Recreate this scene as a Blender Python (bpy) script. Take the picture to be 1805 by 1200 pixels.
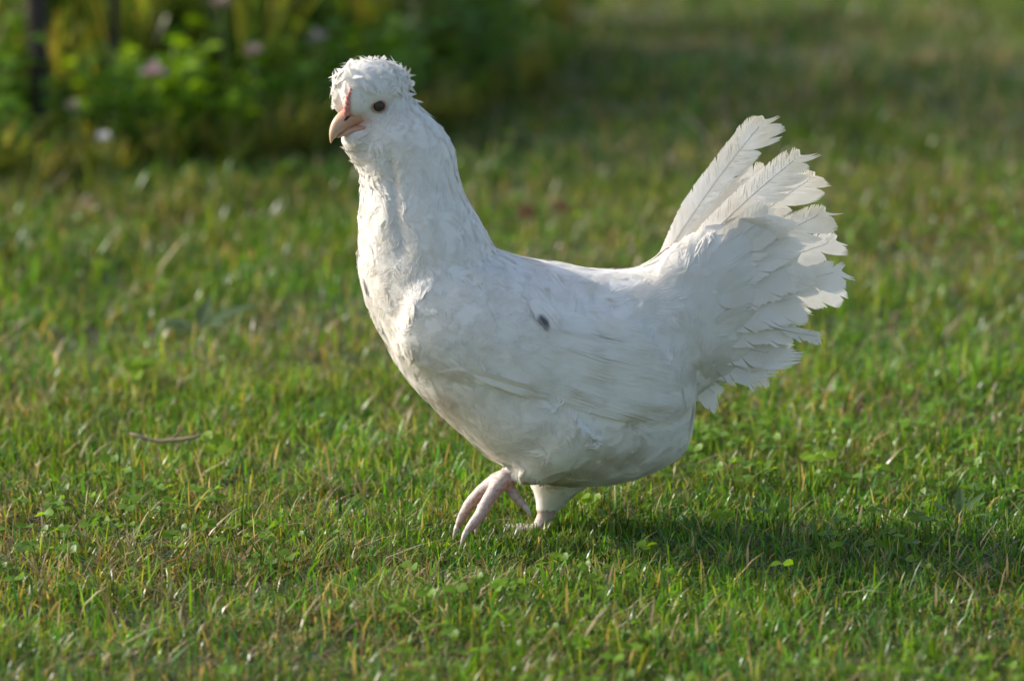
import bpy, bmesh, math
import numpy as np
from mathutils import Vector, Matrix, noise as mnoise
from mathutils.bvhtree import BVHTree

# ------------------------------------------------------------------ scene, camera, light
for o in list(bpy.data.objects):
    bpy.data.objects.remove(o)
sc = bpy.context.scene
COL = sc.collection
R = math.radians
rng = np.random.default_rng(11)

LENS = 168.0
CAM = np.array((0.0, -4.25, 1.0))
FPX = LENS / 36.0 * 1805.0
PITCH = math.atan(CAM[2] / -CAM[1]) - math.atan(355.0 / FPX)
cd = bpy.data.cameras.new('camera')
cam = bpy.data.objects.new('camera', cd)
COL.objects.link(cam)
cam.location = CAM
cam.rotation_euler = (math.pi / 2 - PITCH, 0, 0)
cd.lens = LENS
cd.sensor_width = 36.0
cd.clip_start = 0.05
cd.clip_end = 500
cd.dof.use_dof = True
cd.dof.focus_distance = 4.30
cd.dof.aperture_fstop = 4.6
cd.dof.aperture_blades = 0
sc.camera = cam

SUN_EL, SUN_AZ = R(31), R(17)          # azimuth: swung from image-left to behind the hen
SUNV = Vector((-math.cos(SUN_EL) * math.cos(SUN_AZ), math.cos(SUN_EL) * math.sin(SUN_AZ), math.sin(SUN_EL)))
wd = bpy.data.worlds.new('World')
sc.world = wd
wd.use_nodes = True
wn = wd.node_tree.nodes
sky = wn.new('ShaderNodeTexSky')
sky.sky_type = 'NISHITA'
sky.sun_disc = False
sky.dust_density = 2.5
sky.ozone_density = 0.6
sky.sun_elevation = SUN_EL
sky.sun_rotation = math.atan2(SUNV.x, SUNV.y)
wd.node_tree.links.new(sky.outputs[0], wn['Background'].inputs[0])
wn['Background'].inputs[1].default_value = 0.14
sl = bpy.data.lights.new('sun', 'SUN')
sl.energy = 3.05
sl.angle = R(0.55)
sl.color = (1.0, 0.955, 0.88)
sun = bpy.data.objects.new('sun', sl)
COL.objects.link(sun)
sun.rotation_euler = SUNV.to_track_quat('Z', 'Y').to_euler()
sc.view_settings.view_transform = 'Standard'
sc.view_settings.look = 'None'
sc.view_settings.exposure = 0.68
sc.view_settings.gamma = 1.0
sc.view_settings.use_curve_mapping = False
sc.render.engine = 'CYCLES'
sc.cycles.use_denoising = True
sc.cycles.max_bounces = 8
sc.cycles.transparent_max_bounces = 8

# ------------------------------------------------------------------ pixel helpers (photo pixels, 1805 x 1200)
CR = np.array((1.0, 0, 0))
CU = np.array((0, math.sin(PITCH), math.cos(PITCH)))
CF = np.array((0, math.cos(PITCH), -math.sin(PITCH)))

def ray(u, v):
    d = CF + CR * (u - 902.5) / FPX + CU * (600.0 - v) / FPX
    return d / np.linalg.norm(d)

def on_ground(u, v, z=0.0):
    d = ray(u, v)
    return CAM + d * ((z - CAM[2]) / d[2])

def at_depth(u, v, y):
    d = ray(u, v)
    return CAM + d * ((y - CAM[1]) / d[1])

def project(P):
    q = np.asarray(P) - CAM
    w = q @ CF
    return np.stack((902.5 + FPX * (q @ CR) / w, 600.0 - FPX * (q @ CU) / w), -1)

class Frame:
    """a vertical median plane through a point, turned about z"""
    def __init__(s, o, yaw):
        s.o = np.array(o, float)
        s.a = np.array((math.cos(yaw), math.sin(yaw), 0.0))
        s.n = np.array((-math.sin(yaw), math.cos(yaw), 0.0))
    def px(s, u, v, lat=0.0):
        d = ray(u, v)
        t = (lat - (CAM - s.o) @ s.n) / (d @ s.n)
        return CAM + d * t

# ------------------------------------------------------------------ small tools
def vnoise(x, y, seed=0):
    """2-D value noise, 0..1"""
    xi, yi = np.floor(x).astype(np.int64), np.floor(y).astype(np.int64)
    fx, fy = x - xi, y - yi
    fx, fy = fx * fx * (3 - 2 * fx), fy * fy * (3 - 2 * fy)
    def h(a, b):
        n = (a * 374761393 + b * 668265263 + seed * 1442695041) & 0xffffffff
        n = ((n ^ (n >> 13)) * 1274126177) & 0xffffffff
        return ((n ^ (n >> 16)) & 0xffffff) / float(0xffffff)
    return (h(xi, yi) * (1 - fx) + h(xi + 1, yi) * fx) * (1 - fy) + (h(xi, yi + 1) * (1 - fx) + h(xi + 1, yi + 1) * fx) * fy

def fbm(x, y, seed=0):
    return 0.55 * vnoise(x, y, seed) + 0.3 * vnoise(x * 2.1, y * 2.1, seed + 7) + 0.15 * vnoise(x * 4.3, y * 4.3, seed + 13)

def gz(x, y):
    """height of the lawn"""
    x, y = np.asarray(x, float), np.asarray(y, float)
    r = np.sqrt((x - 0.02) ** 2 + y ** 2)
    k = np.clip((r - 0.25) / 0.8, 0, 1)
    return k * (0.045 * (fbm(x * 1.1 + 9, y * 1.1 + 4, 3) - 0.5)) + 0.008 * (vnoise(x * 9, y * 9, 5) - 0.5)

def mesh_from(name, verts, faces, mat=None, smooth=True, col=None, uv=None):
    me = bpy.data.meshes.new(name)
    me.from_pydata([tuple(v) for v in verts], [], [tuple(f) for f in faces])
    finish(me, mat, smooth, col, uv)
    return me

def finish(me, mat, smooth=True, col=None, uv=None):
    if smooth:
        me.polygons.foreach_set('use_smooth', np.ones(len(me.polygons), bool))
    if col is not None:
        at = me.attributes.new('Col', 'FLOAT_COLOR', 'POINT')
        c = np.asarray(col, np.float32)
        if c.shape[1] == 3:
            c = np.concatenate((c, np.ones((len(c), 1), np.float32)), 1)
        at.data.foreach_set('color', c.ravel())
    if uv is not None:
        at = me.attributes.new('fuv', 'FLOAT_VECTOR', 'POINT')
        u = np.asarray(uv, np.float32)
        u = np.concatenate((u, np.zeros((len(u), 1), np.float32)), 1)
        at.data.foreach_set('vector', u.ravel())
    if mat:
        me.materials.append(mat)
    me.update()

def poly_mesh(name, V, loops, sizes, mat, col=None, uv=None, smooth=True):
    me = bpy.data.meshes.new(name)
    me.vertices.add(len(V))
    me.vertices.foreach_set('co', np.asarray(V, np.float32).ravel())
    me.loops.add(len(loops))
    me.loops.foreach_set('vertex_index', np.asarray(loops, np.int32))
    me.polygons.add(len(sizes))
    st = np.concatenate(([0], np.cumsum(sizes)[:-1]))
    me.polygons.foreach_set('loop_start', st.astype(np.int32))
    me.update(calc_edges=True)
    finish(me, mat, smooth, col, uv)
    return me

def link(name, me, parent=None, label=None, cat=None, group=None, kind=None):
    o = bpy.data.objects.new(name, me)
    COL.objects.link(o)
    if parent is not None:
        o.parent = parent
    for k, v in (('label', label), ('category', cat), ('group', group), ('kind', kind)):
        if v:
            o[k] = v
    return o

def empty(name, loc, label, cat, group=None):
    o = link(name, None, None, label, cat, group)
    o.location = tuple(loc)
    return o

class MB:
    """collects tubes, sheets and leaves into one mesh"""
    def __init__(s):
        s.v, s.f, s.c, s.u = [], [], [], []
    def add(s, v, f, c, uv=None):
        b = len(s.v)
        s.v.extend(map(tuple, v))
        s.f.extend(tuple(i + b for i in q) for q in f)
        if np.ndim(c) == 1:
            s.c.extend([tuple(c)] * len(v))
        else:
            s.c.extend(map(tuple, c))
        s.u.extend(map(tuple, uv) if uv is not None else [(0.5, 0.5)] * len(v))
    def tube(s, pts, rad, c, n=6, cap=True):
        pts = np.asarray(pts, float)
        rad = np.broadcast_to(np.asarray(rad, float), (len(pts),))
        t = np.gradient(pts, axis=0)
        t /= np.linalg.norm(t, axis=1)[:, None] + 1e-12
        ref = np.array((0.31, 0.17, 0.93)) if abs(t[0][2]) < 0.8 else np.array((0.9, 0.3, 0.1))
        V = []
        for p, r, d in zip(pts, rad, t):
            e1 = np.cross(d, ref); e1 /= np.linalg.norm(e1)
            e2 = np.cross(d, e1)
            for k in range(n):
                a = 2 * math.pi * k / n
                V.append(p + r * (math.cos(a) * e1 + math.sin(a) * e2))
        F = [(i * n + k, i * n + (k + 1) % n, (i + 1) * n + (k + 1) % n, (i + 1) * n + k)
             for i in range(len(pts) - 1) for k in range(n)]
        if cap:
            F.append(tuple(range(n - 1, -1, -1)))
            F.append(tuple((len(pts) - 1) * n + k for k in range(n)))
        s.add(V, F, c)
    def leaf(s, base, d, nrm, length, width, c, droop=0.3, fold=0.25, seg=5, blunt=0.5):
        d = np.asarray(d, float); d /= np.linalg.norm(d)
        nrm = np.asarray(nrm, float); nrm = nrm - d * (nrm @ d); nrm /= np.linalg.norm(nrm) + 1e-9
        sd = np.cross(d, nrm)
        V, UV = [], []
        for i in range(seg + 1):
            t = i / seg
            w = width * (math.sin(math.pi * min(1, t ** blunt * 1.0)) ** 0.8 if 0 < t < 1 else 0.02)
            p = base + d * length * (t - 0.12 * droop * t * t) - nrm * length * droop * t * t * 0.6
            V += [p + sd * w * 0.5 + nrm * w * fold, p, p - sd * w * 0.5 + nrm * w * fold]
            UV += [(0, t), (0.5, t), (1, t)]
        F = []
        for i in range(seg):
            a = i * 3
            F += [(a, a + 1, a + 4, a + 3), (a + 1, a + 2, a + 5, a + 4)]
        s.add(V, F, c, UV)
    def mesh(s, name, mat, smooth=True):
        return mesh_from(name, s.v, s.f, mat, smooth, np.array(s.c), np.array(s.u))

# ------------------------------------------------------------------ materials
def mat_new(name):
    m = bpy.data.materials.new(name)
    m.use_nodes = True
    nt = m.node_tree
    nt.nodes.clear()
    out = nt.nodes.new('ShaderNodeOutputMaterial')
    return m, nt, out

def attr(nt, name):
    a = nt.nodes.new('ShaderNodeAttribute')
    a.attribute_name = name
    return a

def mat_blade(name, trans=0.4, rough=0.42, spec=0.5, tint=(1.25, 1.15, 0.6)):
    m, nt, out = mat_new(name)
    a = attr(nt, 'Col')
    p = nt.nodes.new('ShaderNodeBsdfPrincipled')
    p.inputs['Roughness'].default_value = rough
    p.inputs['Specular IOR Level'].default_value = spec
    nt.links.new(a.outputs['Color'], p.inputs['Base Color'])
    tr = nt.nodes.new('ShaderNodeBsdfTranslucent')
    mul = nt.nodes.new('ShaderNodeMix'); mul.data_type = 'RGBA'; mul.blend_type = 'MULTIPLY'
    mul.inputs['Factor'].default_value = 1.0
    nt.links.new(a.outputs['Color'], mul.inputs[6])
    mul.inputs[7].default_value = (*tint, 1)
    nt.links.new(mul.outputs[2], tr.inputs['Color'])
    mx = nt.nodes.new('ShaderNodeMixShader')
    mx.inputs[0].default_value = trans
    nt.links.new(p.outputs[0], mx.inputs[1])
    nt.links.new(tr.outputs[0], mx.inputs[2])
    nt.links.new(mx.outputs[0], out.inputs[0])
    return m

def mat_feather(name, trans=0.3, barb=260.0, bump=0.25, rough=0.6):
    m, nt, out = mat_new(name)
    a = attr(nt, 'Col')
    u = attr(nt, 'fuv')
    sep = nt.nodes.new('ShaderNodeSeparateXYZ')
    nt.links.new(u.outputs['Vector'], sep.inputs[0])
    # barb lines: rows that run out from the quill towards the tip
    ab = nt.nodes.new('ShaderNodeMath'); ab.operation = 'SUBTRACT'; ab.inputs[1].default_value = 0.5
    nt.links.new(sep.outputs[0], ab.inputs[0])
    ab2 = nt.nodes.new('ShaderNodeMath'); ab2.operation = 'ABSOLUTE'
    nt.links.new(ab.outputs[0], ab2.inputs[0])
    sk = nt.nodes.new('ShaderNodeMath'); sk.operation = 'MULTIPLY_ADD'; sk.inputs[1].default_value = -0.45
    nt.links.new(ab2.outputs[0], sk.inputs[0])
    nt.links.new(sep.outputs[1], sk.inputs[2])
    cm = nt.nodes.new('ShaderNodeCombineXYZ')
    nt.links.new(sk.outputs[0], cm.inputs[0])
    nt.links.new(sep.outputs[0], cm.inputs[1])
    mp = nt.nodes.new('ShaderNodeMapping')
    mp.inputs['Scale'].default_value = (barb * 0.16, 1.2, 1)
    nt.links.new(cm.outputs[0], mp.inputs[0])
    nz = nt.nodes.new('ShaderNodeTexNoise')
    nz.inputs['Scale'].default_value = 1.0
    nz.inputs['Detail'].default_value = 3
    nt.links.new(mp.outputs[0], nz.inputs['Vector'])
    bp = nt.nodes.new('ShaderNodeBump')
    bp.inputs['Strength'].default_value = bump
    bp.inputs['Distance'].default_value = 0.001
    nt.links.new(nz.outputs[0], bp.inputs['Height'])
    # faint soil on the white, by place
    tc = nt.nodes.new('ShaderNodeTexCoord')
    n2 = nt.nodes.new('ShaderNodeTexNoise'); n2.inputs['Scale'].default_value = 38; n2.inputs['Detail'].default_value = 4
    nt.links.new(tc.outputs['Object'], n2.inputs['Vector'])
    rp = nt.nodes.new('ShaderNodeValToRGB')
    rp.color_ramp.elements[0].position = 0.33; rp.color_ramp.elements[0].color = (0.95, 0.925, 0.88, 1)
    rp.color_ramp.elements[1].position = 0.55; rp.color_ramp.elements[1].color = (1, 1, 1, 1)
    nt.links.new(n2.outputs[0], rp.inputs[0])
    mul = nt.nodes.new('ShaderNodeMix'); mul.data_type = 'RGBA'; mul.blend_type = 'MULTIPLY'
    mul.inputs['Factor'].default_value = 1.0
    nt.links.new(a.outputs['Color'], mul.inputs[6])
    nt.links.new(rp.outputs[0], mul.inputs[7])
    p = nt.nodes.new('ShaderNodeBsdfPrincipled')
    p.inputs['Roughness'].default_value = rough
    p.inputs['Specular IOR Level'].default_value = 0.25
    p.inputs['Sheen Weight'].default_value = 0.15
    p.inputs['Sheen Roughness'].default_value = 0.5
    nt.links.new(mul.outputs[2], p.inputs['Base Color'])
    nt.links.new(bp.outputs[0], p.inputs['Normal'])
    tr = nt.nodes.new('ShaderNodeBsdfTranslucent')
    nt.links.new(mul.outputs[2], tr.inputs['Color'])
    mx = nt.nodes.new('ShaderNodeMixShader')
    mx.inputs[0].default_value = trans
    nt.links.new(p.outputs[0], mx.inputs[1])
    nt.links.new(tr.outputs[0], mx.inputs[2])
    nt.links.new(mx.outputs[0], out.inputs[0])
    return m

def mat_plain(name, rough=0.5, spec=0.4, col=None, scale=600, amount=0.3, bump=0.3, sss=0.0, coat=0.0):
    """vertex-coloured or single-coloured surface with fine mottling and relief"""
    m, nt, out = mat_new(name)
    p = nt.nodes.new('ShaderNodeBsdfPrincipled')
    p.inputs['Roughness'].default_value = rough
    p.inputs['Specular IOR Level'].default_value = spec
    p.inputs['Subsurface Weight'].default_value = sss
    p.inputs['Subsurface Radius'].default_value = (0.004, 0.0015, 0.0008)
    p.inputs['Subsurface Scale'].default_value = 1.0
    p.inputs['Coat Weight'].default_value = coat
    tc = nt.nodes.new('ShaderNodeTexCoord')
    nz = nt.nodes.new('ShaderNodeTexNoise'); nz.inputs['Scale'].default_value = scale; nz.inputs['Detail'].default_value = 5
    nt.links.new(tc.outputs['Object'], nz.inputs['Vector'])
    rp = nt.nodes.new('ShaderNodeValToRGB')
    k = 1 - amount
    rp.color_ramp.elements[0].position = 0.3; rp.color_ramp.elements[0].color = (k, k, k, 1)
    rp.color_ramp.elements[1].position = 0.7; rp.color_ramp.elements[1].color = (1, 1, 1, 1)
    nt.links.new(nz.outputs[0], rp.inputs[0])
    mul = nt.nodes.new('ShaderNodeMix'); mul.data_type = 'RGBA'; mul.blend_type = 'MULTIPLY'
    mul.inputs['Factor'].default_value = 1.0
    if col is None:
        nt.links.new(attr(nt, 'Col').outputs['Color'], mul.inputs[6])
    else:
        mul.inputs[6].default_value = (*col, 1)
    nt.links.new(rp.outputs[0], mul.inputs[7])
    nt.links.new(mul.outputs[2], p.inputs['Base Color'])
    bp = nt.nodes.new('ShaderNodeBump'); bp.inputs['Strength'].default_value = bump; bp.inputs['Distance'].default_value = 0.001
    nt.links.new(nz.outputs[0], bp.inputs['Height'])
    nt.links.new(bp.outputs[0], p.inputs['Normal'])
    nt.links.new(p.outputs[0], out.inputs[0])
    return m

M_GRASS = mat_blade('grass_blade', 0.45, 0.33, 0.45, (1.3, 1.2, 0.5))
M_LEAF = mat_blade('green_leaf', 0.55, 0.42, 0.4, (1.3, 1.2, 0.45))
M_PETAL = mat_blade('flower_petal', 0.35, 0.6, 0.2, (1, 1, 1))
M_FEATHER = mat_feather('white_feather', 0.06, 95, 0.6)
M_FLUFF = mat_feather('white_fluff', 0.3, 100, 0.0, 0.7)
M_TAIL = mat_feather('tail_vane', 0.42, 320, 0.2, 0.55)
M_COVERT = mat_feather('covert_vane', 0.26, 320, 0.2, 0.6)
M_BODY = mat_plain('plumage_underlayer', 0.65, 0.2, None, 60, 0.06, 0.05)
M_SKIN = mat_plain('scaly_leg_skin', 0.5, 0.4, None, 420, 0.25, 0.6, 0.25)
M_BEAK = mat_plain('horn_beak', 0.34, 0.5, None, 260, 0.12, 0.1, 0.2, 0.15)
M_COMB = mat_plain('pink_comb', 0.5, 0.4, None, 500, 0.2, 0.5, 0.3)
M_STEM = mat_plain('green_stem', 0.55, 0.3, None, 90, 0.35, 0.4)
M_WOOD = mat_plain('weathered_wood', 0.8, 0.2, None, 60, 0.5, 0.8)
M_QUILL = mat_plain('quill', 0.4, 0.4, (0.74, 0.70, 0.62), 200, 0.1, 0.1)
M_IRIS = mat_plain('eye_iris', 0.3, 0.2, None, 900, 0.35, 0.05, 0.0, 0.08)
M_PUPIL = mat_plain('eye_pupil', 0.12, 0.15, (0.004, 0.004, 0.005), 500, 0.1, 0.0, 0.0, 0.1)

def mat_soil():
    m, nt, out = mat_new('lawn_soil')
    p = nt.nodes.new('ShaderNodeBsdfPrincipled'); p.inputs['Roughness'].default_value = 0.95
    tc = nt.nodes.new('ShaderNodeTexCoord')
    n1 = nt.nodes.new('ShaderNodeTexNoise'); n1.inputs['Scale'].default_value = 60; n1.inputs['Detail'].default_value = 8
    n2 = nt.nodes.new('ShaderNodeTexNoise'); n2.inputs['Scale'].default_value = 3; n2.inputs['Detail'].default_value = 5
    nt.links.new(tc.outputs['Object'], n1.inputs['Vector'])
    nt.links.new(tc.outputs['Object'], n2.inputs['Vector'])
    r1 = nt.nodes.new('ShaderNodeValToRGB')
    e = r1.color_ramp.elements
    e[0].position = 0.35; e[0].color = (0.030, 0.032, 0.012, 1)
    e[1].position = 0.7; e[1].color = (0.13, 0.10, 0.05, 1)
    nt.links.new(n1.outputs[0], r1.inputs[0])
    r2 = nt.nodes.new('ShaderNodeValToRGB')
    e = r2.color_ramp.elements
    e[0].position = 0.4; e[0].color = (0.045, 0.075, 0.018, 1)
    e[1].position = 0.65; e[1].color = (0.09, 0.10, 0.03, 1)
    nt.links.new(n2.outputs[0], r2.inputs[0])
    mx = nt.nodes.new('ShaderNodeMix'); mx.data_type = 'RGBA'; mx.inputs['Factor'].default_value = 0.5
    nt.links.new(r1.outputs[0], mx.inputs[6]); nt.links.new(r2.outputs[0], mx.inputs[7])
    nt.links.new(mx.outputs[2], p.inputs['Base Color'])
    bp = nt.nodes.new('ShaderNodeBump'); bp.inputs['Distance'].default_value = 0.006
    nt.links.new(n1.outputs[0], bp.inputs['Height']); nt.links.new(bp.outputs[0], p.inputs['Normal'])
    nt.links.new(p.outputs[0], out.inputs[0])
    return m

# ------------------------------------------------------------------ ground: fine near, coarse to the horizon
def build_ground():
    gx = np.concatenate(([-300, -80, -25, -9, -5], np.linspace(-2.6, 2.6, 131), [5, 9, 25, 80, 300]))
    gy = np.concatenate(([-300, -60, -15, -5], np.linspace(-1.6, 5.6, 181), [8, 14, 30, 90, 300]))
    X, Y = np.meshgrid(gx, gy)
    Z = gz(X, Y)
    far = (np.abs(X) > 4) | (Y > 6.5) | (Y < -3)
    Z[far] = 0
    V = np.stack((X, Y, Z), -1).reshape(-1, 3)
    nx, ny = len(gx), len(gy)
    i = np.arange(nx - 1)[None, :] + nx * np.arange(ny - 1)[:, None]
    q = np.stack((i, i + 1, i + nx + 1, i + nx), -1).reshape(-1)
    me = poly_mesh('ground', V, q, np.full(len(q) // 4, 4), mat_soil())
    link('ground', me, kind='structure', label='uneven lawn soil under the grass')
build_ground()

# ------------------------------------------------------------------ grass
# edge of the flower border, seen as a line in the photograph
BE = [on_ground(u, v) for u, v in ((-260, 372), (0, 340), (240, 316), (480, 282), (700, 240), (900, 185), (1010, 100), (1060, 20))]
BEX = np.array([p[0] for p in BE] + [1.1]); BEY = np.array([p[1] for p in BE] + [6.0])

def border_depth(x, y):
    """metres behind the edge of the border (negative: lawn)"""
    return y - np.interp(x, BEX, BEY, left=BEY[0], right=9.0)

def blade_arrays(x, y, h, w, phi, lean, col, base_col, z=None, tipw=0.12):
    n = len(x)
    z0 = gz(x, y) - 0.002 if z is None else z
    d = np.stack((np.cos(phi), np.sin(phi), np.zeros(n)), 1)
    tw = rng.normal(0, 0.5, n)
    s = np.stack((-np.sin(phi + tw), np.cos(phi + tw), np.zeros(n)), 1)
    B = np.stack((x, y, z0), 1)
    T = (0.0, 0.42, 0.78, 1.0)
    W = (0.8, 1.0, 0.72, tipw)
    V = np.empty((n, 8, 3), np.float32)
    C = np.empty((n, 8, 3), np.float32)
    for k, (t, ww) in enumerate(zip(T, W)):
        up = h * (t - 0.38 * np.minimum(lean, 1.6) * t * t * 0.6)
        p = B + d * (h * lean * t * t)[:, None]
        p[:, 2] += up
        hw = (w * ww * 0.5)[:, None] * s
        V[:, 2 * k] = p - hw
        V[:, 2 * k + 1] = p + hw
        c = base_col + (col - base_col) * min(1.0, t * 2.2)
        C[:, 2 * k] = c
        C[:, 2 * k + 1] = c
    pat = np.array((0, 1, 3, 2, 2, 3, 5, 4, 4, 5, 7, 6))
    L = (np.arange(n)[:, None] * 8 + pat).ravel()
    return V.reshape(-1, 3), L, np.full(n * 3, 4), C.reshape(-1, 3)

PAL = np.array(((0.078, 0.205, 0.009), (0.130, 0.240, 0.012), (0.044, 0.148, 0.015), (0.066, 0.155, 0.050), (0.195, 0.215, 0.035)))
STRAW = np.array(((0.43, 0.33, 0.17), (0.32, 0.24, 0.115), (0.52, 0.43, 0.26), (0.22, 0.145, 0.065)))

def scatter(n, y0, y1, mx):
    """points over the trapezium the camera sees, with a margin for a step aside"""
    y = rng.uniform(y0, y1, n * 2)
    hw = 0.118 * (y + 4.25) + mx
    keep = rng.random(n * 2) < hw / hw.max()
    y = y[keep][:n]; hw = hw[keep][:n]
    x = rng.uniform(-1, 1, len(y)) * hw
    return x, y

def build_grass():
    parts = []
    zones = [(-1.05, 0.75, 360000, 0.24, 1.0), (0.75, 2.2, 98000, 0.28, 1.08), (2.2, 4.6, 92000, 0.3, 1.25)]
    for y0, y1, n, mx, ws in zones:
        x, y = scatter(n, y0, y1, mx)
        # clumps: shift the points towards clump centres
        cl = fbm(x * 14, y * 14, 21)
        keep = rng.random(len(x)) < np.clip(0.30 + 2.0 * (cl - 0.32), 0.10, 1.0) * np.clip(0.55 + 1.4 * (fbm(x * 4.5 + 7, y * 4.5, 25) - 0.3), 0.3, 1)
        keep &= border_depth(x, y) < 0.14
        x, y = x[keep], y[keep]
        n = len(x)
        big = fbm(x * 1.7 + 3, y * 1.7, 31)
        mid = fbm(x * 6, y * 6 + 5, 41)
        h = rng.gamma(7, 1 / 7, n) * (0.0085 + 0.0135 * mid + 0.005 * big)
        h *= 1 - 0.38 * np.exp(-(((x - 0.03) / 0.07) ** 2 + ((y + 0.03) / 0.08) ** 2))
        rough = np.clip((y - 0.25) / 0.9, 0, 1) * np.clip(fbm(x * 2.2, y * 2.2, 77) * 1.7 - 0.3, 0, 1)
        h *= 1 + 0.85 * rough
        w = rng.uniform(0.0009, 0.0023, n) * np.where(rng.random(n) < 0.08, 1.7, 1.0) * ws * (1 + 0.7 * rough)
        phi = rng.uniform(0, 2 * np.pi, n)
        lean = np.abs(rng.normal(0.45, 0.58, n))
        # colour: patches plus individual scatter
        pick = np.clip((big * 0.9 + mid * 0.5 + rng.normal(0, 0.22, n)) * 4.2 - 0.6, 0, 3.999)
        i0 = np.clip(rng.normal(0, 0.8, n) + pick, 0, 3.999)
        order = np.array((3, 2, 0, 1, 4))
        k = np.floor(i0).astype(int)
        f = (i0 - k)[:, None]
        col = PAL[order[k]] * (1 - f) + PAL[order[np.minimum(k + 1, 4)]] * f
        col = col * rng.uniform(0.35, 1.75, (n, 1)) * 1.18 * (0.62 + 0.8 * fbm(x * 7 + 3, y * 7, 57))[:, None] * (1 - 0.30 * np.clip((y - 0.7) / 1.1, 0, 1))[:, None]  # last factor darkens the far blades: shade painted into their colour
        dry = fbm(x * 4 + 40, y * 4, 51)
        ps = np.clip(0.06 + 1.3 * (dry - 0.44), 0.03, 0.5)
        isst = rng.random(n) < ps
        st = STRAW[rng.integers(0, 4, n)] * rng.uniform(0.75, 1.1, (n, 1))
        col[isst] = st[isst]
        lean[isst] += rng.uniform(0, 0.9, isst.sum())
        tipdry = (~isst) & (rng.random(n) < 0.12)
        base = np.where((rng.random(n) < 0.6)[:, None], col * 0.5 + STRAW[1] * 0.5, col)
        col[tipdry] = col[tipdry] * 0.35 + st[tipdry] * 0.65
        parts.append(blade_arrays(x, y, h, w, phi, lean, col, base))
    # dead thatch lying low between the blades
    x, y = scatter(36000, -1.05, 2.6, 0.24)
    x, y = x[border_depth(x, y) < 0.05], y[border_depth(x, y) < 0.05]
    n = len(x)
    st = STRAW[rng.integers(0, 4, n)] * rng.uniform(0.3, 0.85, (n, 1))
    parts.append(blade_arrays(x, y, rng.uniform(0.006, 0.016, n), rng.uniform(0.0009, 0.0018, n), rng.uniform(0, 6.283, n), rng.uniform(0.8, 2.6, n), st, st))
    # grass trodden round the feet
    n = 3200
    x = rng.uniform(-0.12, 0.07, n); y = rng.uniform(-0.10, 0.05, n)
    col = PAL[rng.integers(0, 5, n)] * rng.uniform(0.7, 1.2, (n, 1))
    parts.append(blade_arrays(x, y, rng.uniform(0.008, 0.019, n), rng.uniform(0.001, 0.0022, n), rng.uniform(0, 6.283, n), np.abs(rng.normal(0.4, 0.4, n)), col, col * 0.6 + STRAW[1] * 0.4))
    # taller missed blades and pale bent stalks
    x, y = scatter(6000, -1.0, 3.4, 0.24)
    k = (border_depth(x, y) < 0.05) & ~((np.abs(x - 0.0) < 0.16) & (np.abs(y + 0.03) < 0.14))
    x, y = x[k], y[k]
    n = len(x)
    col = PAL[rng.integers(0, 5, n)] * rng.uniform(0.9, 1.3, (n, 1))
    s = rng.random(n) < 0.42
    col[s] = STRAW[rng.integers(0, 3, s.sum())]
    parts.append(blade_arrays(x, y, rng.uniform(0.026, 0.046, n), rng.uniform(0.0014, 0.0032, n), rng.uniform(0, 6.283, n), np.abs(rng.normal(0.55, 0.4, n)), col, col))
    off = 0
    V, L, S, C = [], [], [], []
    for v, l, s_, c in parts:
        V.append(v); L.append(l + off); S.append(s_); C.append(c)
        off += len(v)
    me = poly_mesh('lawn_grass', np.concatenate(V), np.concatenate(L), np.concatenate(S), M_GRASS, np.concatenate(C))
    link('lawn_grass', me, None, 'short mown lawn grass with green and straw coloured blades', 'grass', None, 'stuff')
build_grass()

# ------------------------------------------------------------------ clover and broad weeds in the lawn
def clover_leaf(mb, p, h, r, col, az):
    top = p + np.array((math.cos(az) * h * 0.25, math.sin(az) * h * 0.25, h))
    mb.tube([p, p * 0.5 + top * 0.5 + np.array((0, 0, h * 0.06)), top], 0.0006, col * 0.9, 4, False)
    for k in range(3):
        a = az + k * 2.094 + rng.normal(0, 0.12)
        d = np.array((math.cos(a), math.sin(a), rng.uniform(-0.1, 0.35)))
        mb.leaf(top, d, (rng.normal(-0.35, 0.35), rng.normal(-0.3, 0.35), 1), r * 1.05, r, col * rng.uniform(0.88, 1.12), 0.2, 0.12, 4, 1.0)

def build_clover():
    mb = MB()
    x, y = scatter(9000, -1.0, 2.4, 0.2)
    m = fbm(x * 3.2 + 17, y * 3.2 + 2, 61)
    keep = (rng.random(len(x)) < np.clip((m - 0.50) * 3.2, 0.03, 0.6)) & (border_depth(x, y) < 0) & ~((np.abs(x) < 0.13) & (np.abs(y + 0.02) < 0.12))
    x, y = x[keep][:1700], y[keep][:1700]
    z = gz(x, y)
    for a, b, c in zip(x, y, z):
        col = np.array((0.15, 0.28, 0.016)) * rng.uniform(0.7, 1.25)
        clover_leaf(mb, np.array((a, b, c)), rng.uniform(0.014, 0.034), rng.uniform(0.006, 0.0115), col, rng.uniform(0, 6.28))
    link('clover_cover', mb.mesh('clover_cover', M_LEAF), None, 'small round clover leaves scattered through the lawn', 'clover', None, 'stuff')
build_clover()

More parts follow.
